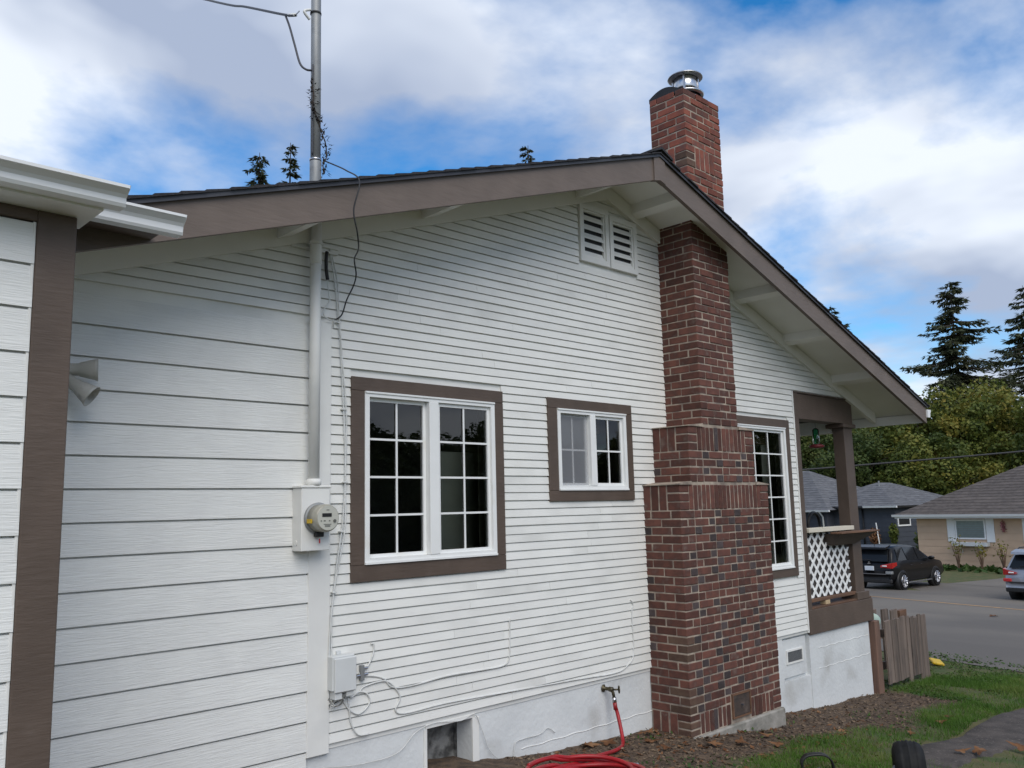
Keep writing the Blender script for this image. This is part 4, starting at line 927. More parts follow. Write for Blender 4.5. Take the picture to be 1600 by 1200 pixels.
for i in range(len(sp)-1):
    for k in range(4): F.append((4*i+k, 4*i+(k+1) % 4, 4*i+4+(k+1) % 4, 4*i+4+k))
F += [(3, 2, 1, 0), tuple(4*(len(sp)-1)+k for k in range(4))]
lm.add(V, F).build('loop_handle', 'black', HT, True)
MB().tube([wc-wa*.03, wc-wa*.09, wc-wa*.14+Vector((-.06, 0, -.12)), Vector((5.96, -1.45, z0+.012))], .012, 8).build('axle', 'galv', HT, True)

# ------------------------------------------------------------------ vegetation
def broadleaf_meshes(seed, H=9.0, R=4.2, n=5200, leaf=.30):
    rg = np.random.default_rng(seed)
    nc = 60; cl = []
    while len(cl) < nc:
        p = rg.uniform(-1, 1, 3)
        if .25 < np.linalg.norm(p) < 1: cl.append(p*np.array([R, R, H*.46])+np.array([0, 0, H*.53]))
    cl = np.array(cl); cr = rg.uniform(.7, 1.5, nc)*R/4.2
    k = rg.integers(0, nc, n); d = rg.normal(size=(n, 3)); d /= np.linalg.norm(d, axis=1)[:, None]
    c = cl[k]+d*(cr[k]*rg.uniform(.55, 1.05, n))[:, None]; c[:, 2] = np.maximum(c[:, 2], .15)
    return leaf_quads(c, d, rg, leaf)
def leaf_quads(c, d, rg, leaf):
    n = len(c); nn = d*.7+rg.normal(size=(n, 3))*.6; nn /= np.linalg.norm(nn, axis=1)[:, None]
    a = np.cross(nn, rg.normal(size=(n, 3))); a /= np.linalg.norm(a, axis=1)[:, None]; b = np.cross(nn, a); s = (leaf*rg.uniform(.6, 1.25, n))[:, None]
    V = np.stack([c-a*s*.5, c-b*s*.33, c+a*s*.5, c+b*s*.33], 1).reshape(-1, 3)
    return V, np.arange(4*n).reshape(-1, 4)
def trunk_mb(H, r, rg, limbs=7):
    m = MB(); m.tube([(0, 0, -.4), (.05, .03, H*.3), (.0, .08, H*.6), (.05, .0, H*.9)], r, 9, r*.25)
    for i in range(limbs):
        a = rg.uniform(0, 6.28); z = H*rg.uniform(.25, .7); l = H*rg.uniform(.2, .34)
        m.tube([(0, 0, z), (math.cos(a)*l*.5, math.sin(a)*l*.5, z+l*.35), (math.cos(a)*l, math.sin(a)*l, z+l*.6)], r*.35, 6, r*.08)
    return m
TV = []
for s in range(4):
    rg = np.random.default_rng(100+s); V, F = broadleaf_meshes(s, n=30000, leaf=.27); me = fast_mesh('crown', V, F)
    t = trunk_mb(9.0, .2, rg); tm = bpy.data.meshes.new('trunk'); tm.from_pydata(t.v, [], t.f); tm.materials.append(MAT['bark']); TV.append((me, tm))
def tree(name, label, x, y, H, R, var, mat, group, z=None):
    z = float(zg(x, y)) if z is None else z
    e = empty(name, (x, y, z), label, 'tree', group)
    me, tm = TV[var]; me2 = me
    if mat != 'leaf': 
        key = 'c%d%s' % (var, mat)
        if key not in cache: cache[key] = me.copy(); cache[key].materials.clear(); cache[key].materials.append(MAT[mat])
        me2 = cache[key]
    elif not me.materials: me.materials.append(MAT['leaf'])
    for nm, q in (('crown', me2), ('trunk', tm)):
        o = bpy.data.objects.new(nm, q); COL.objects.link(o); o.parent = e; o.scale = (R/4.2, R/4.2, H/9.0); o.rotation_euler = (0, 0, (x*7.1+y*3.3) % 6.28)
    return e
for me, tm in TV: me.materials.append(MAT['leaf'])
# woods behind the houses across the street
LB = ['dense olive green broadleaf tree turning yellow, part of the row behind the houses across the street']
for i, (x, y, H, R, v, mt) in enumerate([
    (74, 38, 14.0, 6.2, 0, 'leaf_dark'), (70, 32, 12.0, 5.6, 1, 'leaf_dark'), (73, 26.5, 11.0, 5.4, 2, 'leaf'), (70, 22, 11.8, 5.2, 3, 'leaf'), (74, 17.5, 12.6, 5.4, 0, 'leaf'), (72, 11.5, 12.4, 5.4, 1, 'leaf'),
    (75, 5.5, 13.4, 6.0, 2, 'leaf'), (78, -1, 13.4, 6.0, 3, 'leaf'), (66, 28.5, 9.0, 4.4, 3, 'leaf_dark'), (64, 24.0, 8.6, 4.2, 0, 'leaf_dark'), (66, 19.5, 8.8, 4.2, 1, 'leaf'), (84, 22, 13.6, 6.0, 3, 'leaf'), (85, 13, 13.0, 6.2, 1, 'leaf'), (84, 33, 14.2, 6.0, 2, 'leaf_dark'), (66, 36, 10.0, 5.0, 2, 'leaf_dark')]):
    H *= .93 if y > 20 else .88
    far_ = x > 80
    lb = 'dark green broadleaf tree in the woods behind the blue grey house' if mt == 'leaf_dark' else 'yellowing broadleaf tree in the woods behind the blue grey house' if y > 15 else 'yellowing broadleaf tree in the woods behind the tan house roof'
    if H < 8.6: lb = lb.replace('broadleaf tree in', 'low broadleaf tree at the edge of')
    if far_: lb = lb.replace('broadleaf tree in', 'tall broadleaf tree at the back of')
    tree('broadleaf_tree', lb, x, y, H, R, v, mt, lb.replace('broadleaf tree', 'trees'))
# trees in the yard on the other side, seen mirrored in the windows
for i, (x, y, H, R, v) in enumerate([(14, -36, 8.0, 5.0, 0), (23, -35, 8.6, 5.2, 1), (31, -37, 7.6, 5.2, 2), (39, -36, 8.8, 5.4, 3), (47, -31, 8.2, 5.2, 0), (54, -26, 8.8, 5.4, 1)]):
    tree('broadleaf_tree', 'leafy yard tree opposite the gable wall, mirrored in its windows', x, y, H, R, v, 'leaf_dark', 'yard trees opposite the gable wall')
def spray_quads(c, d, rg, s0):
    n = len(c); a = d+rg.normal(0, .25, (n, 3)); a /= np.linalg.norm(a, axis=1)[:, None]; b = np.cross(a, rg.normal(0, .35, (n, 3))+np.array([0, 0, 1])); b /= np.linalg.norm(b, axis=1)[:, None]; s = (s0*rg.uniform(.5, 1.3, n))[:, None]
    V = np.stack([c, c+a*s*.45-b*s*.16, c+a*s, c+a*s*.45+b*s*.16], 1).reshape(-1, 3); return V, np.arange(4*n).reshape(-1, 4)
def conifer(name, label, x, y, z0, H, R, seed, nb=70, group=None, dens=190, droop=.20, bare=.0, spray=.6):
    rg = np.random.default_rng(seed); e = empty(name, (x, y, z0), label, 'tree', group)
    t = MB(); t.tube([(0, 0, -1), (0, 0, H*.5), (0, 0, H)], H*.013+.05, 8, .02); C_ = []; D_ = []
    nl = int(nb)
    for i in range(nl):
        f = bare+(1-bare)*(i+.5)/nl; zz = H*(.10+.90*f) if bare == 0 else H*f
        reach = R*((1-f)**.85*.95+.06)*rg.uniform(.5, 1.2)
        for k in range(rg.integers(3, 5)):
            a = rg.uniform(0, 6.28); r2 = reach*rg.uniform(.6, 1.1); m_ = max(5, int(dens*r2/R*2.2))
            s = np.sort(rg.uniform(.08, 1, m_)); px = np.cos(a)*s*r2; py = np.sin(a)*s*r2; pz = zz-droop*r2*s+.30*droop*r2*s**3*2+rg.normal(0, .05, m_)*r2*.4
            w = r2*.15*(1-s*.65); off = rg.uniform(-1, 1, m_)*w
            C_.append(np.stack([px-np.sin(a)*off, py+np.cos(a)*off, pz-np.abs(off)*.5], 1)); D_.append(np.stack([np.cos(a+np.sign(off)*.7), np.sin(a+np.sign(off)*.7), -.35*np.ones(m_)], 1))
            if r2 > R*.15: t.tube([(0, 0, zz), (math.cos(a)*r2*.5, math.sin(a)*r2*.5, zz-droop*r2*.45), (math.cos(a)*r2*.9, math.sin(a)*r2*.9, zz-droop*r2*.6)], .05*R/4, 4, .012)
    C_ = np.concatenate(C_); A_ = np.concatenate(D_); V, F = spray_quads(C_, A_, rg, spray)
    me = fast_mesh('crown', V, F); me.materials.append(MAT['needle']); tm = bpy.data.meshes.new('trunk'); tm.from_pydata(t.v, [], t.f); tm.materials.append(MAT['bark'])
    for nm, q in (('crown', me), ('trunk', tm)):
        o = bpy.data.objects.new(nm, q); COL.objects.link(o); o.parent = e
    return e
conifer('fir_tree', 'tall open branched fir rising behind the woods beside the roof eave', 99.2, 28.2, -1.6, 27.0, 11.2, 11, 66)
conifer('fir_tree', 'fir at the edge of view beyond the tan house', 108, 23.4, -1.6, 27.0, 10.5, 12, 46)
conifer('fir_tree', 'distant fir tip rising just above the roof slope past the chimney', 94.8, 39.85, -1.6, 25.8, 8.0, 13, 44)
conifer('fir_tree', 'broad topped fir showing over the shingles near the steel mast', 24.95, 44.1, -1.6, 26.3, 8.0, 14, 60, spray=.34)
conifer('fir_tree', 'slender pointed fir showing over the shingles beside the mast', 26.35, 42.7, -1.6, 26.9, 5.5, 15, 60, spray=.34)
conifer('fir_tree', 'lone small fir tip above the middle of the roof', 47.5, 42.1, -1.6, 32.6, 6.0, 16, 60, spray=.38)

# grass, weeds and litter by the house
def blades(n, seed):
    rg = np.random.default_rng(seed); V = []; F = []
    x = rg.uniform(5.2, 15.0, n); y = rg.uniform(-3.6, -.02, n)
    onpath = (x > 7.1) & (y < -1.40+.06*np.sin(x*2.1)) & (y > -2.02+.05*np.sin(x*1.7+1)); sm = soil_mask(x, y)
    dens = np.clip(1-sm*1.05, 0.0, 1)*np.clip((13.5-tparam(x, y))/.5, 0, 1)*np.clip(2.2*vnoise(x, y, 1.9, 12)-.35, .03, 1)
    keep = (~onpath) & (rg.uniform(0, 1, n) < dens); x, y = x[keep], y[keep]; m = len(x); z = zgb(x, y)-.005
    h = rg.uniform(.025, .075, m)*(0.6+.7*vnoise(x, y, 1.3, 13))*np.clip(1.15-sm[keep], .35, 1); a = rg.uniform(0, 6.28, m); w = rg.uniform(.002, .0042, m); l = h*rg.uniform(.1, .9, m); b = rg.uniform(0, 6.28, m)
    P = np.stack([np.stack([x-np.cos(a)*w, y-np.sin(a)*w, z], 1), np.stack([x+np.cos(a)*w, y+np.sin(a)*w, z], 1), np.stack([x+np.cos(b)*l, y+np.sin(b)*l, z+h], 1)], 1).reshape(-1, 3)
    return P, np.arange(3*m).reshape(-1, 3)
V, F = blades(210000, 21); go = link('grass', fast_mesh('grass', V, F), 'grass', None, (0, 0, 0)); tag(go, 'green lawn grass between the soil bed and the road', 'grass', kind='stuff')
def scatter_quads(n, seed, xr, yr, size, fn, lift=.006, flat=.35):
    rg = np.random.default_rng(seed); x = rg.uniform(*xr, n); y = rg.uniform(*yr, n); k = rg.uniform(0, 1, n) < fn(x, y); x, y = x[k], y[k]; m = len(x)
    c = np.stack([x, y, zgb(x, y)+lift*rg.uniform(.4, 2.0, m)], 1); d = np.stack([rg.normal(0, flat, m), rg.normal(0, flat, m), np.ones(m)], 1); d /= np.linalg.norm(d, axis=1)[:, None]
    a = np.cross(d, rg.normal(size=(m, 3))); a /= np.linalg.norm(a, axis=1)[:, None]; b = np.cross(d, a); s = (size*rg.uniform(.5, 1.5, m))[:, None]
    Vv = np.stack([c-a*s*.5, c-b*s*.25, c+a*s*.5, c+b*s*.28], 1).reshape(-1, 3); return Vv, np.arange(4*m).reshape(-1, 4)
V, F = scatter_quads(16000, 31, (4.2, 10.8), (-1.6, -.01), .026, lambda x, y: soil_mask(x, y)*.8); tag(link('bark_debris', fast_mesh('bark_debris', V, F), 'soil_bits', None, (0, 0, 0)), 'brown bark crumbs over the bare soil bed', 'debris', kind='stuff')
V, F = scatter_quads(1500, 32, (4.5, 9.0), (-1.5, -.02), .055, lambda x, y: np.clip(1.1-.24*(x-4.8), .08, 1)*np.exp(y*1.2)); tag(link('leaf_litter', fast_mesh('leaf_litter', V, F), 'dead', None, (0, 0, 0)), 'small dead brown leaves piled by the foundation and chimney foot', 'leaf litter', kind='stuff')
V, F = scatter_quads(2600, 33, (5.0, 11.5), (-1.6, -.02), .03, lambda x, y: np.clip(soil_mask(x, y)*(vnoise(x, y, 2.6, 15) > .62)+.0*x, 0, 1), .014, .7); tag(link('weeds', fast_mesh('weeds', V, F), 'weed', None, (0, 0, 0)), 'low green weeds dotted over the soil bed', 'weeds', kind='stuff')
V, F = scatter_quads(5000, 34, (10.3, 13.6), (-1.0, .6), .035, lambda x, y: (vnoise(x, y, 3, 16) > .35)*.8, .014, .8); tag(link('weeds', fast_mesh('weeds', V, F), 'weed', None, (0, 0, 0)), 'creeping weeds growing at the foot of the wooden gate', 'weeds', kind='stuff')
LEAFM = []
for s in range(3):      # lobed curled leaf
    rg = np.random.default_rng(s); n = 20; V = [(0, 0, .008)]
    for i in range(n):
        a = 2*math.pi*i/n; r = .055*(.55+.45*abs(math.cos(a*2.5)))*(1 if i else 1.5); V.append((r*math.cos(a), r*math.sin(a)*.85, .010*(r/.055)**2*math.sin(a*2+s)+.006))
    V += [(x, y, z+.0015) for (x, y, z) in V]; k = n+1
    F = [(0, 1+(i+1) % n, 1+i) for i in range(n)]+[(k, k+1+i, k+1+(i+1) % n) for i in range(n)]
    me = bpy.data.meshes.new('fallen_leaf'); me.from_pydata(V, [], F); me.materials.append(MAT['dead']); LEAFM.append(me)
for i, (x, y, s, where) in enumerate([(7.75, -1.92, 1.6, 'p'), (7.62, -1.82, 1.3, 'p'), (8.35, -2.05, 1.9, 'p'), (5.9, -.62, 1.3, 's'), (6.15, -.72, 1.4, 's'), (5.55, -.30, 1.3, 's'), (5.25, -.12, 1.5, 's'), (5.75, -.12, 1.2, 's'), (6.7, -.62, 1.2, 's'), (5.05, -.10, 1.5, 's'), (9.0, -1.15, 1.1, 'g'), (9.35, -1.10, 1.0, 'g'), (8.2, -1.2, 1.0, 'g'), (7.4, -.95, 1.1, 'g'), (6.45, -.85, 1.3, 's'), (5.4, -.55, 1.2, 's')]):
    o = bpy.data.objects.new('fallen_leaf', LEAFM[i % 3]); COL.objects.link(o); place(o, None, (x, y, float(zgb(x, y))+(.05 if where == 'p' else .02))); s *= .8; o.scale = (s, s, s); o.rotation_euler = (random.uniform(-.2, .2), random.uniform(-.2, .2), random.uniform(0, 6.28))
    tag(o, {'p': 'large brown curled leaf lying on the asphalt path', 's': 'brown curled leaf on the soil near the chimney foot', 'g': 'brown curled leaf lying on the lawn'}[where], 'leaf', {'p': 'leaves on the path', 's': 'leaves on the soil', 'g': 'leaves on the lawn'}[where])
for (x, y) in ((23.0, 2.75), (22.0, 1.45)):
    o = bpy.data.objects.new('fallen_leaf', LEAFM[0]); COL.objects.link(o); place(o, None, (x, y, float(zg(x, y))+.02)); o.scale = (2.2, 2.2, 2.2); tag(o, 'pale dry leaf lying on the road', 'leaf', 'leaves on the road')

# ------------------------------------------------------------------ houses across the street (local frame: x along the front, y back, z up)
FDIR = Vector((-.17, -.985, 0)).normalized()
def frame_house(name, label, corner, z):
    e = empty(name, (0, 0, 0), label, 'house'); return e
def set_house(e, corner, z, ang): e.location = (corner[0], corner[1], z); e.rotation_euler = (0, 0, ang)
HANG = math.atan2(FDIR.y, FDIR.x)
def hip_roof(m, x0, x1, y0, y1, z, rise, th=.12):
    w = min(x1-x0, y1-y0)/2
    if x1-x0 >= y1-y0: r0, r1 = (x0+w, (y0+y1)/2), (x1-w, (y0+y1)/2)
    else: r0, r1 = ((x0+x1)/2, y0+w), ((x0+x1)/2, y1-w)
    V = [(x0, y0, z), (x1, y0, z), (x1, y1, z), (x0, y1, z), (*r0, z+rise), (*r1, z+rise)]
    if x1-x0 >= y1-y0: F = [(0, 1, 5, 4), (1, 2, 5), (2, 3, 4, 5), (3, 0, 4), (3, 2, 1, 0)]
    else: F = [(0, 1, 4), (1, 2, 5, 4), (2, 3, 5), (3, 0, 4, 5), (3, 2, 1, 0)]
    m.add(V, F); return r0, r1
def lapwall(parent, x0, x1, y0, y1, z0, z1, exp, mat, name='wall', holes=()):
    w = MB().box(x0+.02, x1-.02, y0+.02, y1-.02, z0, z1).build(name, mat, parent)
    zz = z0
    while zz < z1-.02:
        h = min(exp, z1-zz)
        segs = [(x0, x1)]
        for (a, b, c, d) in holes:
            if zz+h > c and zz < d: segs = [s for (p, q) in segs for s in ((p, min(q, a)), (max(p, b), q)) if s[1]-s[0] > .05]
        for (p, q) in segs:
            MB().prism([(y0-.016, zz), (y0-.002, zz+h-.004), (y0+.021, zz+h-.004), (y0+.021, zz)], 'x', p, q).build('siding_board', mat, w)
        zz += exp
    return w
shA = M('brown_grey_shingles', (.105, .090, .082), (.066, .056, .052), .95, 5, stretch=(1, 1, 3), bump=.5, bscale=30, dirt=(.13, .11, .10), dscale=1.2, dlo=.5, dhi=.8)
shB = M('blue_grey_shingles', (.135, .138, .148), (.080, .082, .090), .95, 4, stretch=(.7, .7, 5), bump=.5, bscale=30, dirt=(.17, .17, .18), dscale=1.5, dlo=.5, dhi=.8)
tanm = M('tan_siding', (.60, .43, .295), (.55, .39, .27), .7, 2, orand=.03); bluem = M('blue_grey_siding', (.060, .068, .084), (.050, .057, .072), .7, 2, orand=.06)
def roof_courses(parent, x0, x1, y0, y1, z, rise, mat, exp, k0=0):
    """thin slabs stepping up the front and side slopes"""
    w = min(x1-x0, y1-y0)/2; n = int(w/exp)
    for i in range(n):
        a = i*exp; h = rise*a/w
        m = MB(); t = .025; b = a+exp; h2 = rise*b/w
        # front slope strip as a wedge with lifted butt
        m.add([(x0+a, y0+a, z+h+t), (x1-a, y0+a, z+h+t), (x1-b, y0+b, z+h2+.004), (x0+b, y0+b, z+h2+.004), (x0+a, y0+a, z+h), (x1-a, y0+a, z+h)], [(0, 1, 2, 3), (4, 5, 1, 0)])
        m.add([(x0+a, y1-a, z+h+t), (x0+a, y0+a, z+h+t), (x0+b, y0+b, z+h2+.004), (x0+b, y1-b, z+h2+.004), (x0+a, y1-a, z+h), (x0+a, y0+a, z+h)], [(0, 1, 2, 3), (4, 5, 1, 0)])
        m.add([(x1-a, y0+a, z+h+t), (x1-a, y1-a, z+h+t), (x1-b, y1-b, z+h2+.004), (x1-b, y0+b, z+h2+.004), (x1-a, y0+a, z+h), (x1-a, y1-a, z+h)], [(0, 1, 2, 3), (4, 5, 1, 0)])
        m.build('shingle_course', mat, parent)
def gut(parent, x0, x1, y, z, axis='x', mat='gutter'):
    if axis == 'x': MB().prism([(y, z), (y-.09, z+.01), (y-.12, z+.12), (y, z+.12)], 'x', x0, x1).build('gutter', mat, parent)
    else: MB().prism([(x0, z), (x0-.09, z+.01), (x0-.12, z+.12), (x0, z+.12)], 'y', y, x1).build('gutter', mat, parent)
# tan house; local x runs along the facade away from its corner, y goes back
T_ = frame_house('tan_house', 'low tan sided house with brown hip roof, white shutters and planter box', None, 0)
lapwall(T_, 0, 13, 0, 8, .0, 2.40, .33, tanm, holes=())
rf = MB(); hip_roof(rf, -.85, 13.8, -.65, 8.6, 2.52, 2.45); RT = rf.build('roof', shA, T_)
roof_courses(RT, -.85, 13.8, -.65, 8.6, 2.52, 2.45, shA, .26)
MB().box(-.80, 13.75, -.60, 8.5, 2.40, 2.4195).build('soffit', 'soffit', T_); gut(T_, -.9, 13.8, -.62, 2.43)
MB().box(-.80, 13.75, -.62, -.60, 2.36, 2.43).build('eave_fascia', 'gutter', T_)
for wx in (1.97, 5.5):
    wi = MB(); 
    for (a, b, c, d) in ((wx, wx+1.46, 2.22, 2.30), (wx, wx+1.46, 1.36, 1.43), (wx, wx+.07, 1.43, 2.22), (wx+1.39, wx+1.46, 1.43, 2.22)): wi.box(a, b, -.06, -.018, c, d)
    wo = wi.build('window', 'vinyl', T_)
    MB().quad((wx+.07, -.040, 1.43), (wx+1.39, -.040, 1.43), (wx+1.39, -.040, 2.22), (wx+.07, -.040, 2.22)).build('pane', 'glass', wo)
    for k in range(9): MB().box(wx+.07, wx+1.39, -.034, -.028, 1.43+k*.0878, 1.43+k*.0878+.080).build('blind_slat', M('pale_blind', (.62, .68, .68), None, .7) if k == 0 and wx < 3 else bpy.data.materials['pale_blind'], wo)
    for sx in (wx-.40, wx+1.48): MB().cbox(sx, sx+.38, -.05, -.018, 1.23, 2.33, .008).build('shutter', 'vinyl', T_)
PB = MB().cbox(1.87, 3.56, -.32, -.02, 1.04, 1.22, .01).build('planter_box', 'box_grey', T_)
for bx_ in (2.2, 3.15): MB().prism([(-.03, .70), (-.03, .76), (-.26, 1.04), (-.31, 1.04)], 'x', bx_, bx_+.06).build('bracket', 'vinyl', PB)
MB().lathe([(.06, 0), (.06, .35)], (4.3, 1.6, 3.15), n=10).build('vent_pipe', 'galv', T_); MB().cbox(3.9, 4.3, 2.3, 2.7, 3.25, 3.55, .03).build('roof_vent', 'drip', T_)
set_house(T_, (45.1, 12.95), -1.62, HANG)
# blue-grey house: wing with its hip, taller block behind
B_ = frame_house('blue_grey_house', 'dark blue grey lap sided house with grey hip roof behind the parked black car', None, 0)
lapwall(B_, -7.0, -.45, .45, 8, .0, 2.85, .28, bluem); 
rf = MB(); hip_roof(rf, -7.0, .0, .0, 8.5, 2.95, 1.45); RB = rf.build('roof', shB, B_); roof_courses(RB, -7.0, .0, .0, 8.5, 2.95, 1.45, shB, .30)
rf = MB(); hip_roof(rf, -19, -4.1, -.8, 9.5, 2.75, 2.70); RB2 = rf.build('roof', shB, B_); roof_courses(RB2, -19, -4.1, -.8, 9.5, 2.75, 2.70, shB, .30)
lapwall(B_, -18.4, -4.6, -.3, 8.8, .0, 2.70, .28, bluem)
gut(B_, -2.2, .0, .0, 2.84); gut(B_, -4.1, -2.2, .0, 2.84, mat='drip'); gut(B_, -19, -4.0, -.8, 2.64)
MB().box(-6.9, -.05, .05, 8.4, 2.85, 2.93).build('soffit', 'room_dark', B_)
MB().tube([(-4.75, -.85, 2.66), (-4.8, -.45, 2.35), (-4.8, -.36, .2)], .05, 8).build('downspout', 'vinyl', B_, True)
MB().tube([(-2.55, .36, 2.80), (-2.55, .36, .1)], .05, 8).build('conduit', 'black', B_, True)
MB().tube([(-3.0, 3.0, 3.9), (-3.0, 3.0, 4.5)], .05, 8).build('vent_pipe', 'galv', B_)
# side wall boards and window facing the tan house
zz = 0
while zz < 2.83:
    h = min(.28, 2.85-zz); MB().prism([(-.454+.016, zz), (-.454+.002, zz+h-.004), (-.47, zz+h-.004), (-.47, zz)], 'y', .46, 8).build('siding_board', bluem, B_); zz += .28
for (a, b, c, d) in ((.6, 1.9, 2.28, 2.36), (.6, 1.9, 1.75, 1.83), (.6, .68, 1.83, 2.28), (1.82, 1.9, 1.83, 2.28)): MB().box(-.45, -.40, a, b, c, d).build('window_frame', 'vinyl', B_)
MB().box(-.44, -.425, .68, 1.82, 1.83, 2.28).build('pane', 'black', B_)
MB().box(-9.2, -7.6, -.36, -.31, .75, 2.2).build('window', 'vinyl', B_)
set_house(B_, (51.15, 16.33), -1.62, HANG)
# yard ornaments on the blue-grey wall
def local(e_corner, x, y, z):
    ca, sa = math.cos(HANG), math.sin(HANG); return Vector((e_corner[0]+x*ca-y*sa, e_corner[1]+x*sa+y*ca, z))
def leafy(name, label, cat, c, rx, ry, rz_, n, leaf, mat, seed, flat=1.0):
    rg = np.random.default_rng(seed); d = rg.normal(size=(n, 3)); d /= np.linalg.norm(d, axis=1)[:, None]; s = rg.uniform(.3, 1.02, n)[:, None]
    P = d*s*np.array([rx, ry, rz_])+np.array([0, 0, rz_]); V, F = leaf_quads(P, d, rg, leaf); o = link(name, fast_mesh(name, V, F), mat, None, c); return tag(o, label, cat)
BC = (51.15, 16.33)
fan = leafy('hanging_fern', 'rust brown dried fan shaped bush against the blue grey wall', 'bush', local(BC, -1.55, -.1, -1.15), .32, .32, .62, 500, .16, 'dead', 41)
MB().tube([tuple(local(BC, -1.38, -.12, .35)), tuple(local(BC, -1.20, -.12, -1.5))], .035, 6).build('white_stake', 'vinyl', fan)
leafy('columnar_shrub', 'narrow yellow green shrub against the blue grey wall', 'shrub', local(BC, -.42, .1, -.9), .27, .27, .62, 500, .16, 'leaf', 42)
MB_ = leafy('leafy_shrub', 'spreading green shrub in the gap between the two houses across the street', 'shrub', Vector((50.6, 14.2, -1.6)), 1.1, 1.1, .95, 1600, .22, 'leaf_dark', 43)
leafy('leafy_shrub', 'dark leafy shrub before the blue grey house, seen through the porch', 'shrub', local(BC, -7.0, -2.5, -1.6), 1.2, 1.2, 1.25, 1800, .24, 'leaf_dark', 44)
TC = (45.1, 12.95)
def rose(label, x, y, H, seed):
    rg = random.Random(seed); e = empty('bare_rose_bush', local(TC, x, y, -1.62), label, 'bush'); base = local(TC, x, y, -1.62); m = MB(); V = []; D_ = []
    for i in range(9):
        a = rg.uniform(0, 6.28); l = rg.uniform(.15, .5)*H*.5; h = H*rg.uniform(.6, 1); p1 = base+Vector((math.cos(a)*l*.4, math.sin(a)*l*.4, h*.5)); p2 = base+Vector((math.cos(a)*l, math.sin(a)*l, h))
        m.tube([base, p1, p2], .022, 5, .008); V += [p2, p1.lerp(p2, .6)]
    m.build('stems', M('rose_stem', (.16, .09, .06), (.12, .08, .05), .8) if 'rose_stem' not in bpy.data.materials else bpy.data.materials['rose_stem'], e)
    g = np.random.default_rng(seed); P = np.repeat(np.array([tuple(v) for v in V]), 4, 0)+g.normal(0, .10, (len(V)*4, 3)); d = g.normal(size=P.shape); d /= np.linalg.norm(d, axis=1)[:, None]
    Vv, F = leaf_quads(P-np.array(base), d, g, .12); link('leaves', fast_mesh('leaves', Vv, F), 'leaf', e, base)
rose('bare rose bush under the planter box, with a green shoot', 2.45, -.9, 1.55, 1); rose('thin bare rose bush between planter box and pink flower', 3.55, -.9, 1.2, 2); rose('bare rose bush beside the silver car', 4.55, -.9, 1.3, 3)
pf = leafy('pink_flower', 'small pink hanging flower on the tan wall between the shutters', 'flower', local(TC, 4.28, -.1, .05), .14, .12, .30, 90, .12, M('pink_petals', (.42, .16, .17), (.30, .12, .12), .7), 45)
V, F = scatter_quads(2500, 36, (38, 46.5), (3.5, 14), .30, lambda x, y: (tparam(x, y) > 38.7)*1.0, .06, .9); 
struct(strip('front_lawn', M('worn_lawn', (.085, .105, .030), (.125, .105, .045), .95, 1.2, world_tex=True, bump=.8, bscale=20, dirt=(.05, .075, .02), dscale=.8), 38.6, 48, -30, 14.6, .05, 8, 20))
gq = link('lawn_tufts', fast_mesh('lawn_tufts', V, F), 'weed', None, (0, 0, 0)); tag(gq, 'uneven grass tufts on the lawn before the tan house', 'grass', kind='stuff')
V, F = scatter_quads(9000, 37, (12.2, 15.8), (-4, 3.0), .05, lambda x, y: np.clip(1-np.abs(tparam(x, y)-13.6)/.9, 0, 1)*(vnoise(x, y, 1.1, 22) > .50), .012, .9); tag(link('roadside_weeds', fast_mesh('roadside_weeds', V, F), 'weed', None, (0, 0, 0)), 'patchy weeds and moss along the near road edge', 'weeds', kind='stuff')
# power line over the street
pw = MB().tube(spline([(14.9, 6.2, 2.24), (16.83, 4.3, 2.385), (17.79, 3.36, 2.46), (20.24, .96, 2.67), (24, -2.8, 3.05)], 8), .018, 8).build('street_cable', 'wire_black', None, True); tag(pw, 'thick black overhead cable crossing in front of the woods', 'cable')

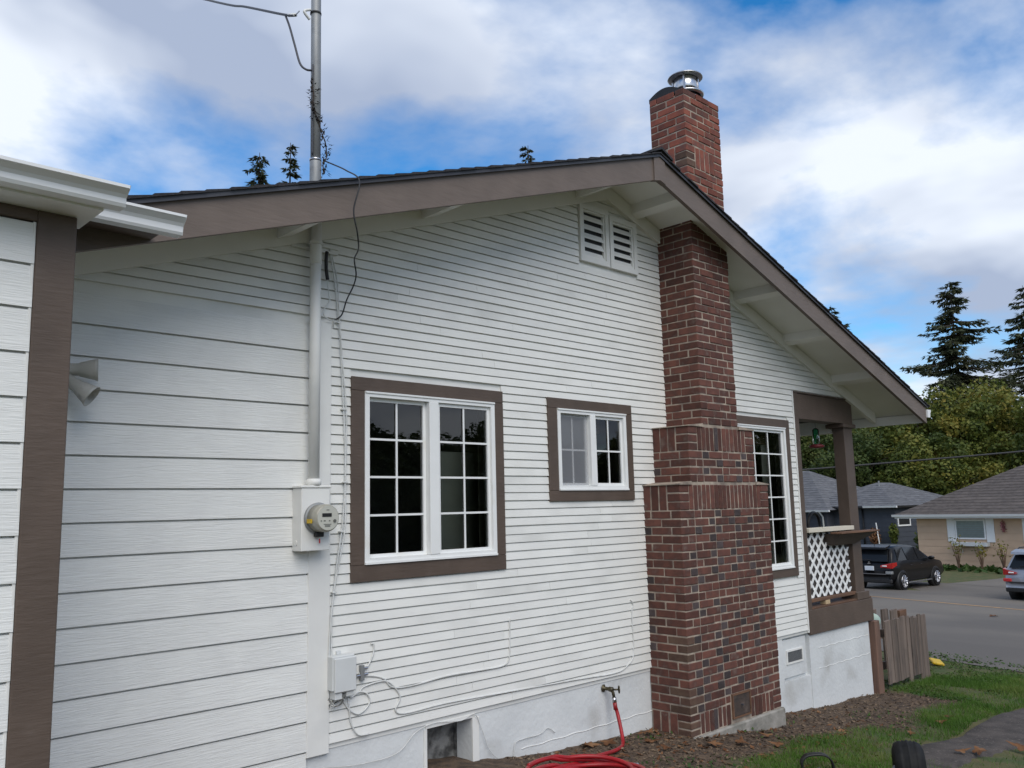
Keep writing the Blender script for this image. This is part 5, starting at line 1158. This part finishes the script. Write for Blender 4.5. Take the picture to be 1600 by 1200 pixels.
# ------------------------------------------------------------------ parked cars
def paint(name, c, rough=.25, metal=0.0):
    m, N, L, B = new_mat(name); B.inputs['Base Color'].default_value = (*c, 1); B.inputs['Roughness'].default_value = rough; B.inputs['Metallic'].default_value = metal; B.inputs['Specular IOR Level'].default_value = .2; B.inputs['Coat Weight'].default_value = .2; B.inputs['Coat Roughness'].default_value = .05; return m
tail = M('tail_lamp_red', (.42, .012, .010), (.30, .01, .01), .15, 20, spec=.7); cglass = paint('tinted_car_glass', (.010, .012, .014), .06)
def car(name, label, cat_color, pal, L_=4.30, Wd=.885, H=1.62, wb=2.67, variant='black'):
    """local: +x forward, origin midway between the axles on the ground"""
    e = empty(name, (0, 0, 0), label, 'car'); body_m = pal['body']
    rear, front = -wb/2-.72, wb/2+.88
    # side profile: x, hood/roof height, belt height, roof half width
    st = [(rear, .62, .98), (rear+.05, .98, .98), (rear+.16, 1.05, 1.0), (rear+.42, H-.10, 1.02), (rear+.65, H-.02, 1.02), (rear+1.4, H, 1.01), (rear+2.1, H-.03, .99), (rear+2.5, H-.14, .97), (rear+3.05, 1.10, .97), (rear+3.3, 1.03, .98), (front-.35, .93, .93), (front-.08, .80, .80), (front, .58, .58)]
    V = []; F = []; n = 9
    for (x, top, belt) in st:
        belt = min(belt, top); endf = 1-.10*max(0, (abs(x-(rear+front)/2)/((front-rear)/2))-.72)/.28*1.0
        w = Wd*endf; gw = w-(top-belt)*.36; bz = .24 if rear+.2 < x < front-.3 else .34
        prof = [(0, bz), (w*.86, bz), (w*.97, bz+.10), (w*1.0, .62 if top > .7 else min(.5, top-.06)), (w*.985, belt*.93), (w*.955, belt), (gw, top-.05 if top > belt+.05 else belt+.001), (gw*.86, top if top > belt+.05 else belt+.004), (0, top+.015)]
        V += [(x, y, z) for (y, z) in prof]
    m_ = len(st)
    for i in range(m_-1):
        for k in range(n-1): a = i*n+k; F.append((a, a+1, a+n+1, a+n))
    F.append(tuple(range(n))); F.append(tuple(range((m_-1)*n+n-1, (m_-1)*n-1, -1)))
    V2 = V+[(x, -y, z) for (x, y, z) in V]; F2 = F+[tuple(i+len(V) for i in f[::-1]) for f in F]
    me = bpy.data.meshes.new('body'); me.from_pydata(V2, [], F2); me.materials.append(body_m); me.polygons.foreach_set('use_smooth', [True]*len(me.polygons)); b = link('body', me, None, e, (0, 0, 0))
    b.modifiers.new('weld', 'WELD').merge_threshold = .002; sd = b.modifiers.new('sub', 'SUBSURF'); sd.levels = 1; sd.render_levels = 1
    # windows as inset dark panels following the greenhouse
    def gpt(x, f):
        """point on the greenhouse side at station x, f from belt to roof edge"""
        for (a, b_) in zip(st[:-1], st[1:]):
            if a[0] <= x <= b_[0]: t = (x-a[0])/(b_[0]-a[0]); top = a[1]+(b_[1]-a[1])*t; belt = a[2]+(b_[2]-a[2])*t; break
        endf = 1-.10*max(0, (abs(x-(rear+front)/2)/((front-rear)/2))-.72)/.28
        w = Wd*endf; gw = w-(top-belt)*.36; y0 = w*.955; return Vector((x, y0+(gw-y0)*f+.012, belt+(top-.05-belt)*f))
    for s_ in (-1, 1):
        for (poly, nm) in (([(rear+.50, .10), (rear+1.18, .10), (rear+1.12, .92), (rear+.62, .86)], 'quarter_window'), ([(rear+1.24, .10), (rear+2.06, .10), (rear+2.02, .92), (rear+1.18, .92)], 'rear_door_window'), ([(rear+2.12, .10), (rear+2.90, .10), (rear+2.45, .88), (rear+2.08, .92)], 'front_door_window')):
            pts = [gpt(*p) for p in poly]; pts = [Vector((p.x, s_*p.y, p.z)) for p in pts]; back = [p-Vector((0, s_*.03, 0)) for p in pts]
            MB().add(pts+back, [(0, 1, 2, 3) if s_ < 0 else (3, 2, 1, 0), (4, 5, 6, 7), (0, 1, 5, 4), (1, 2, 6, 5), (2, 3, 7, 6), (3, 0, 4, 7)]).build(nm, cglass, e)
        MB().cbox(rear+2.78, rear+2.98, s_*Wd+(0 if s_ > 0 else -.19), s_*Wd+(.19 if s_ > 0 else 0), 1.0, 1.13, .04).build('mirror', body_m if variant == 'black' else 'black', e)
        for hx in (rear+1.35, rear+2.15): MB().cbox(hx, hx+.17, s_*Wd*.985-.02, s_*Wd*.985+.02, .86, .885, .006).build('door_handle', body_m, e)
        MB().cbox(-wb/2+.34, wb/2-.34, min(s_*Wd*.90, s_*Wd*1.0), max(s_*Wd*.90, s_*Wd*1.0), .235, .275, .01).build('sill_trim', pal['trim'], e)
        if variant != 'black': MB().tube([(rear+.55, s_*.58, H-.02), (rear+.7, s_*.58, H+.05), (rear+2.1, s_*.58, H+.045), (rear+2.3, s_*.58, H-.03)], .02, 6).build('roof_rail', 'black', e)
    # rear window, plate, lamps, bumper
    MB().add([(rear+.06, -.66, 1.06), (rear+.06, .66, 1.06), (rear+.33, .56, H-.16), (rear+.33, -.56, H-.16), (rear+.10, -.66, 1.04), (rear+.10, .66, 1.04), (rear+.37, .56, H-.18), (rear+.37, -.56, H-.18)], [(3, 2, 1, 0), (4, 5, 6, 7), (0, 1, 5, 4), (1, 2, 6, 5), (2, 3, 7, 6), (3, 0, 4, 7)]).build('rear_window', cglass, e)
    MB().prism([(rear+.12, H-.13), (rear+.50, H-.02), (rear+.50, H+.015), (rear+.14, H-.06)], 'y', -.60, .60).build('roof_spoiler', body_m, e)
    MB().tube([(rear+.06, -.05, 1.10), (rear+.08, .18, 1.11), (rear+.085, .36, 1.10)], .014, 6).build('wiper', 'black', e)
    MB().cbox(rear-.045, rear+.03, -.16, .16, .74, .89, .006).build('license_plate', M('plate_'+variant, (.62, .66, .70), (.55, .6, .66), .5, 16), e)
    for s_ in (-1, 1):
        tl = MB(); y0, y1 = .44, .845
        tl.add([(rear-.04, s_*y0, .86), (rear-.03, s_*y0, .93), (rear+.02, s_*y1, 1.02), (rear+.30, s_*(y1+.045), 1.03), (rear+.30, s_*(y1+.045), .92), (rear+.02, s_*y1, .82), (rear+.14, s_*y0, .90), (rear+.3, s_*.7, .95)],
               [(0, 1, 2, 5), (5, 2, 3, 4), (1, 6, 2), (2, 6, 7, 3), (0, 5, 4, 7, 6), (0, 6, 1), (3, 7, 4)])
        to = tl.build('tail_light', tail, e)
        MB().cbox(rear-.045, rear+.0, min(s_*.50, s_*.66), max(s_*.50, s_*.66), .885, .925, .008).build('reversing_lens', 'vinyl', to)
        MB().cbox(rear-.04, rear+.10, min(s_*.60, s_*.84), max(s_*.60, s_*.84), .62, .72, .015).build('reflector', 'galv' if variant == 'black' else 'red', e)
    MB().cbox(rear-.03, rear+.10, -.80, .80, .30, .44, .03).build('bumper_skirt', pal['lower'], e)
    MB().cbox(rear-.05, rear+.0, -.62, .62, .60, .63, .008).build('bumper_line', pal['trim'], e)
    # emblem on the tailgate: three lozenges
    if variant == 'black':
        for (dy, dz, an) in ((0, .032, math.pi/2), (.028, -.016, -math.pi/6), (-.028, -.016, math.pi+math.pi/6)):
            u_ = (math.cos(an), math.sin(an)); v_ = (-u_[1], u_[0]); c_ = (dy, 1.0+dz); mm = [(c_[0]+u_[0]*.032, c_[1]+u_[1]*.032), (c_[0]+v_[0]*.019, c_[1]+v_[1]*.019), (c_[0]-u_[0]*.032, c_[1]-u_[1]*.032), (c_[0]-v_[0]*.019, c_[1]-v_[1]*.019)]
            MB().prism(mm, 'x', rear-.012, rear+.05).build('emblem_lozenge', 'steel', e)
        MB().tube([(rear+.55, 0, H-.02), (rear+.36, 0, H+.20)], .008, 5).build('antenna', 'black', e)
    # wheels
    for (wx) in (-wb/2, wb/2):
        for s_ in (-1, 1):
            c_ = Vector((wx, s_*(Wd-.10), .335)); ax2 = (0, s_, 0)
            ar = MB(); ar.lathe([(.39, -.10), (.39, .092), (.36, .098), (.0, .09)], c_, ax2, 28); ar.build('wheel_arch', 'black', e, True)
            w_ = MB().lathe([(.20, .0), (.30, .105), (.325, .10), (.335, .07), (.335, -.08), (.30, -.11)], c_+Vector((0, s_*.03, 0)), ax2, 32).build('wheel', 'tyre', e, True)
            MB().lathe([(.225, .09), (.222, .118), (.205, .112), (.20, .085)], c_+Vector((0, s_*.03, 0)), ax2, 28).build('rim', 'steel', w_, True)
            for k in range(10):
                a = 2*math.pi*k/10; p0 = c_+Vector((.035*math.cos(a), s_*.135, .035*math.sin(a))); p1 = c_+Vector((.215*math.cos(a), s_*.142, .215*math.sin(a))); MB().tube([p0, p1], .018, 5).build('spoke', 'steel', w_)
            MB().lathe([(.045, .09), (.045, .122), (.0, .125)], c_+Vector((0, s_*.03, 0)), ax2, 12).build('hub', 'steel', w_, True)
    return e
blk = car('parked_suv', 'black compact suv parked in the driveway, rear towards the street', 'black', dict(body=paint('black_car_paint', (.004, .004, .005), .3), trim=M('grey_trim', (.12, .12, .125), None, .4), lower='black'))
ca = math.atan2(-.06, 1.0); blk.rotation_euler = (0, 0, ca); blk.location = (33.55, 9.36, float(zg(33.0, 9.0))+.014)
slv = car('parked_wagon', 'silver grey wagon with roof rails parked before the tan house', 'silver', dict(body=paint('silver_car_paint', (.30, .32, .36), .3, .5), trim=M('dark_trim', (.03, .03, .03), None, .5), lower='black'), variant='silver', H=1.60)
slv.rotation_euler = (0, 0, math.radians(-8)); slv.location = (32.4, 3.62, float(zg(31.5, 4))+.014)
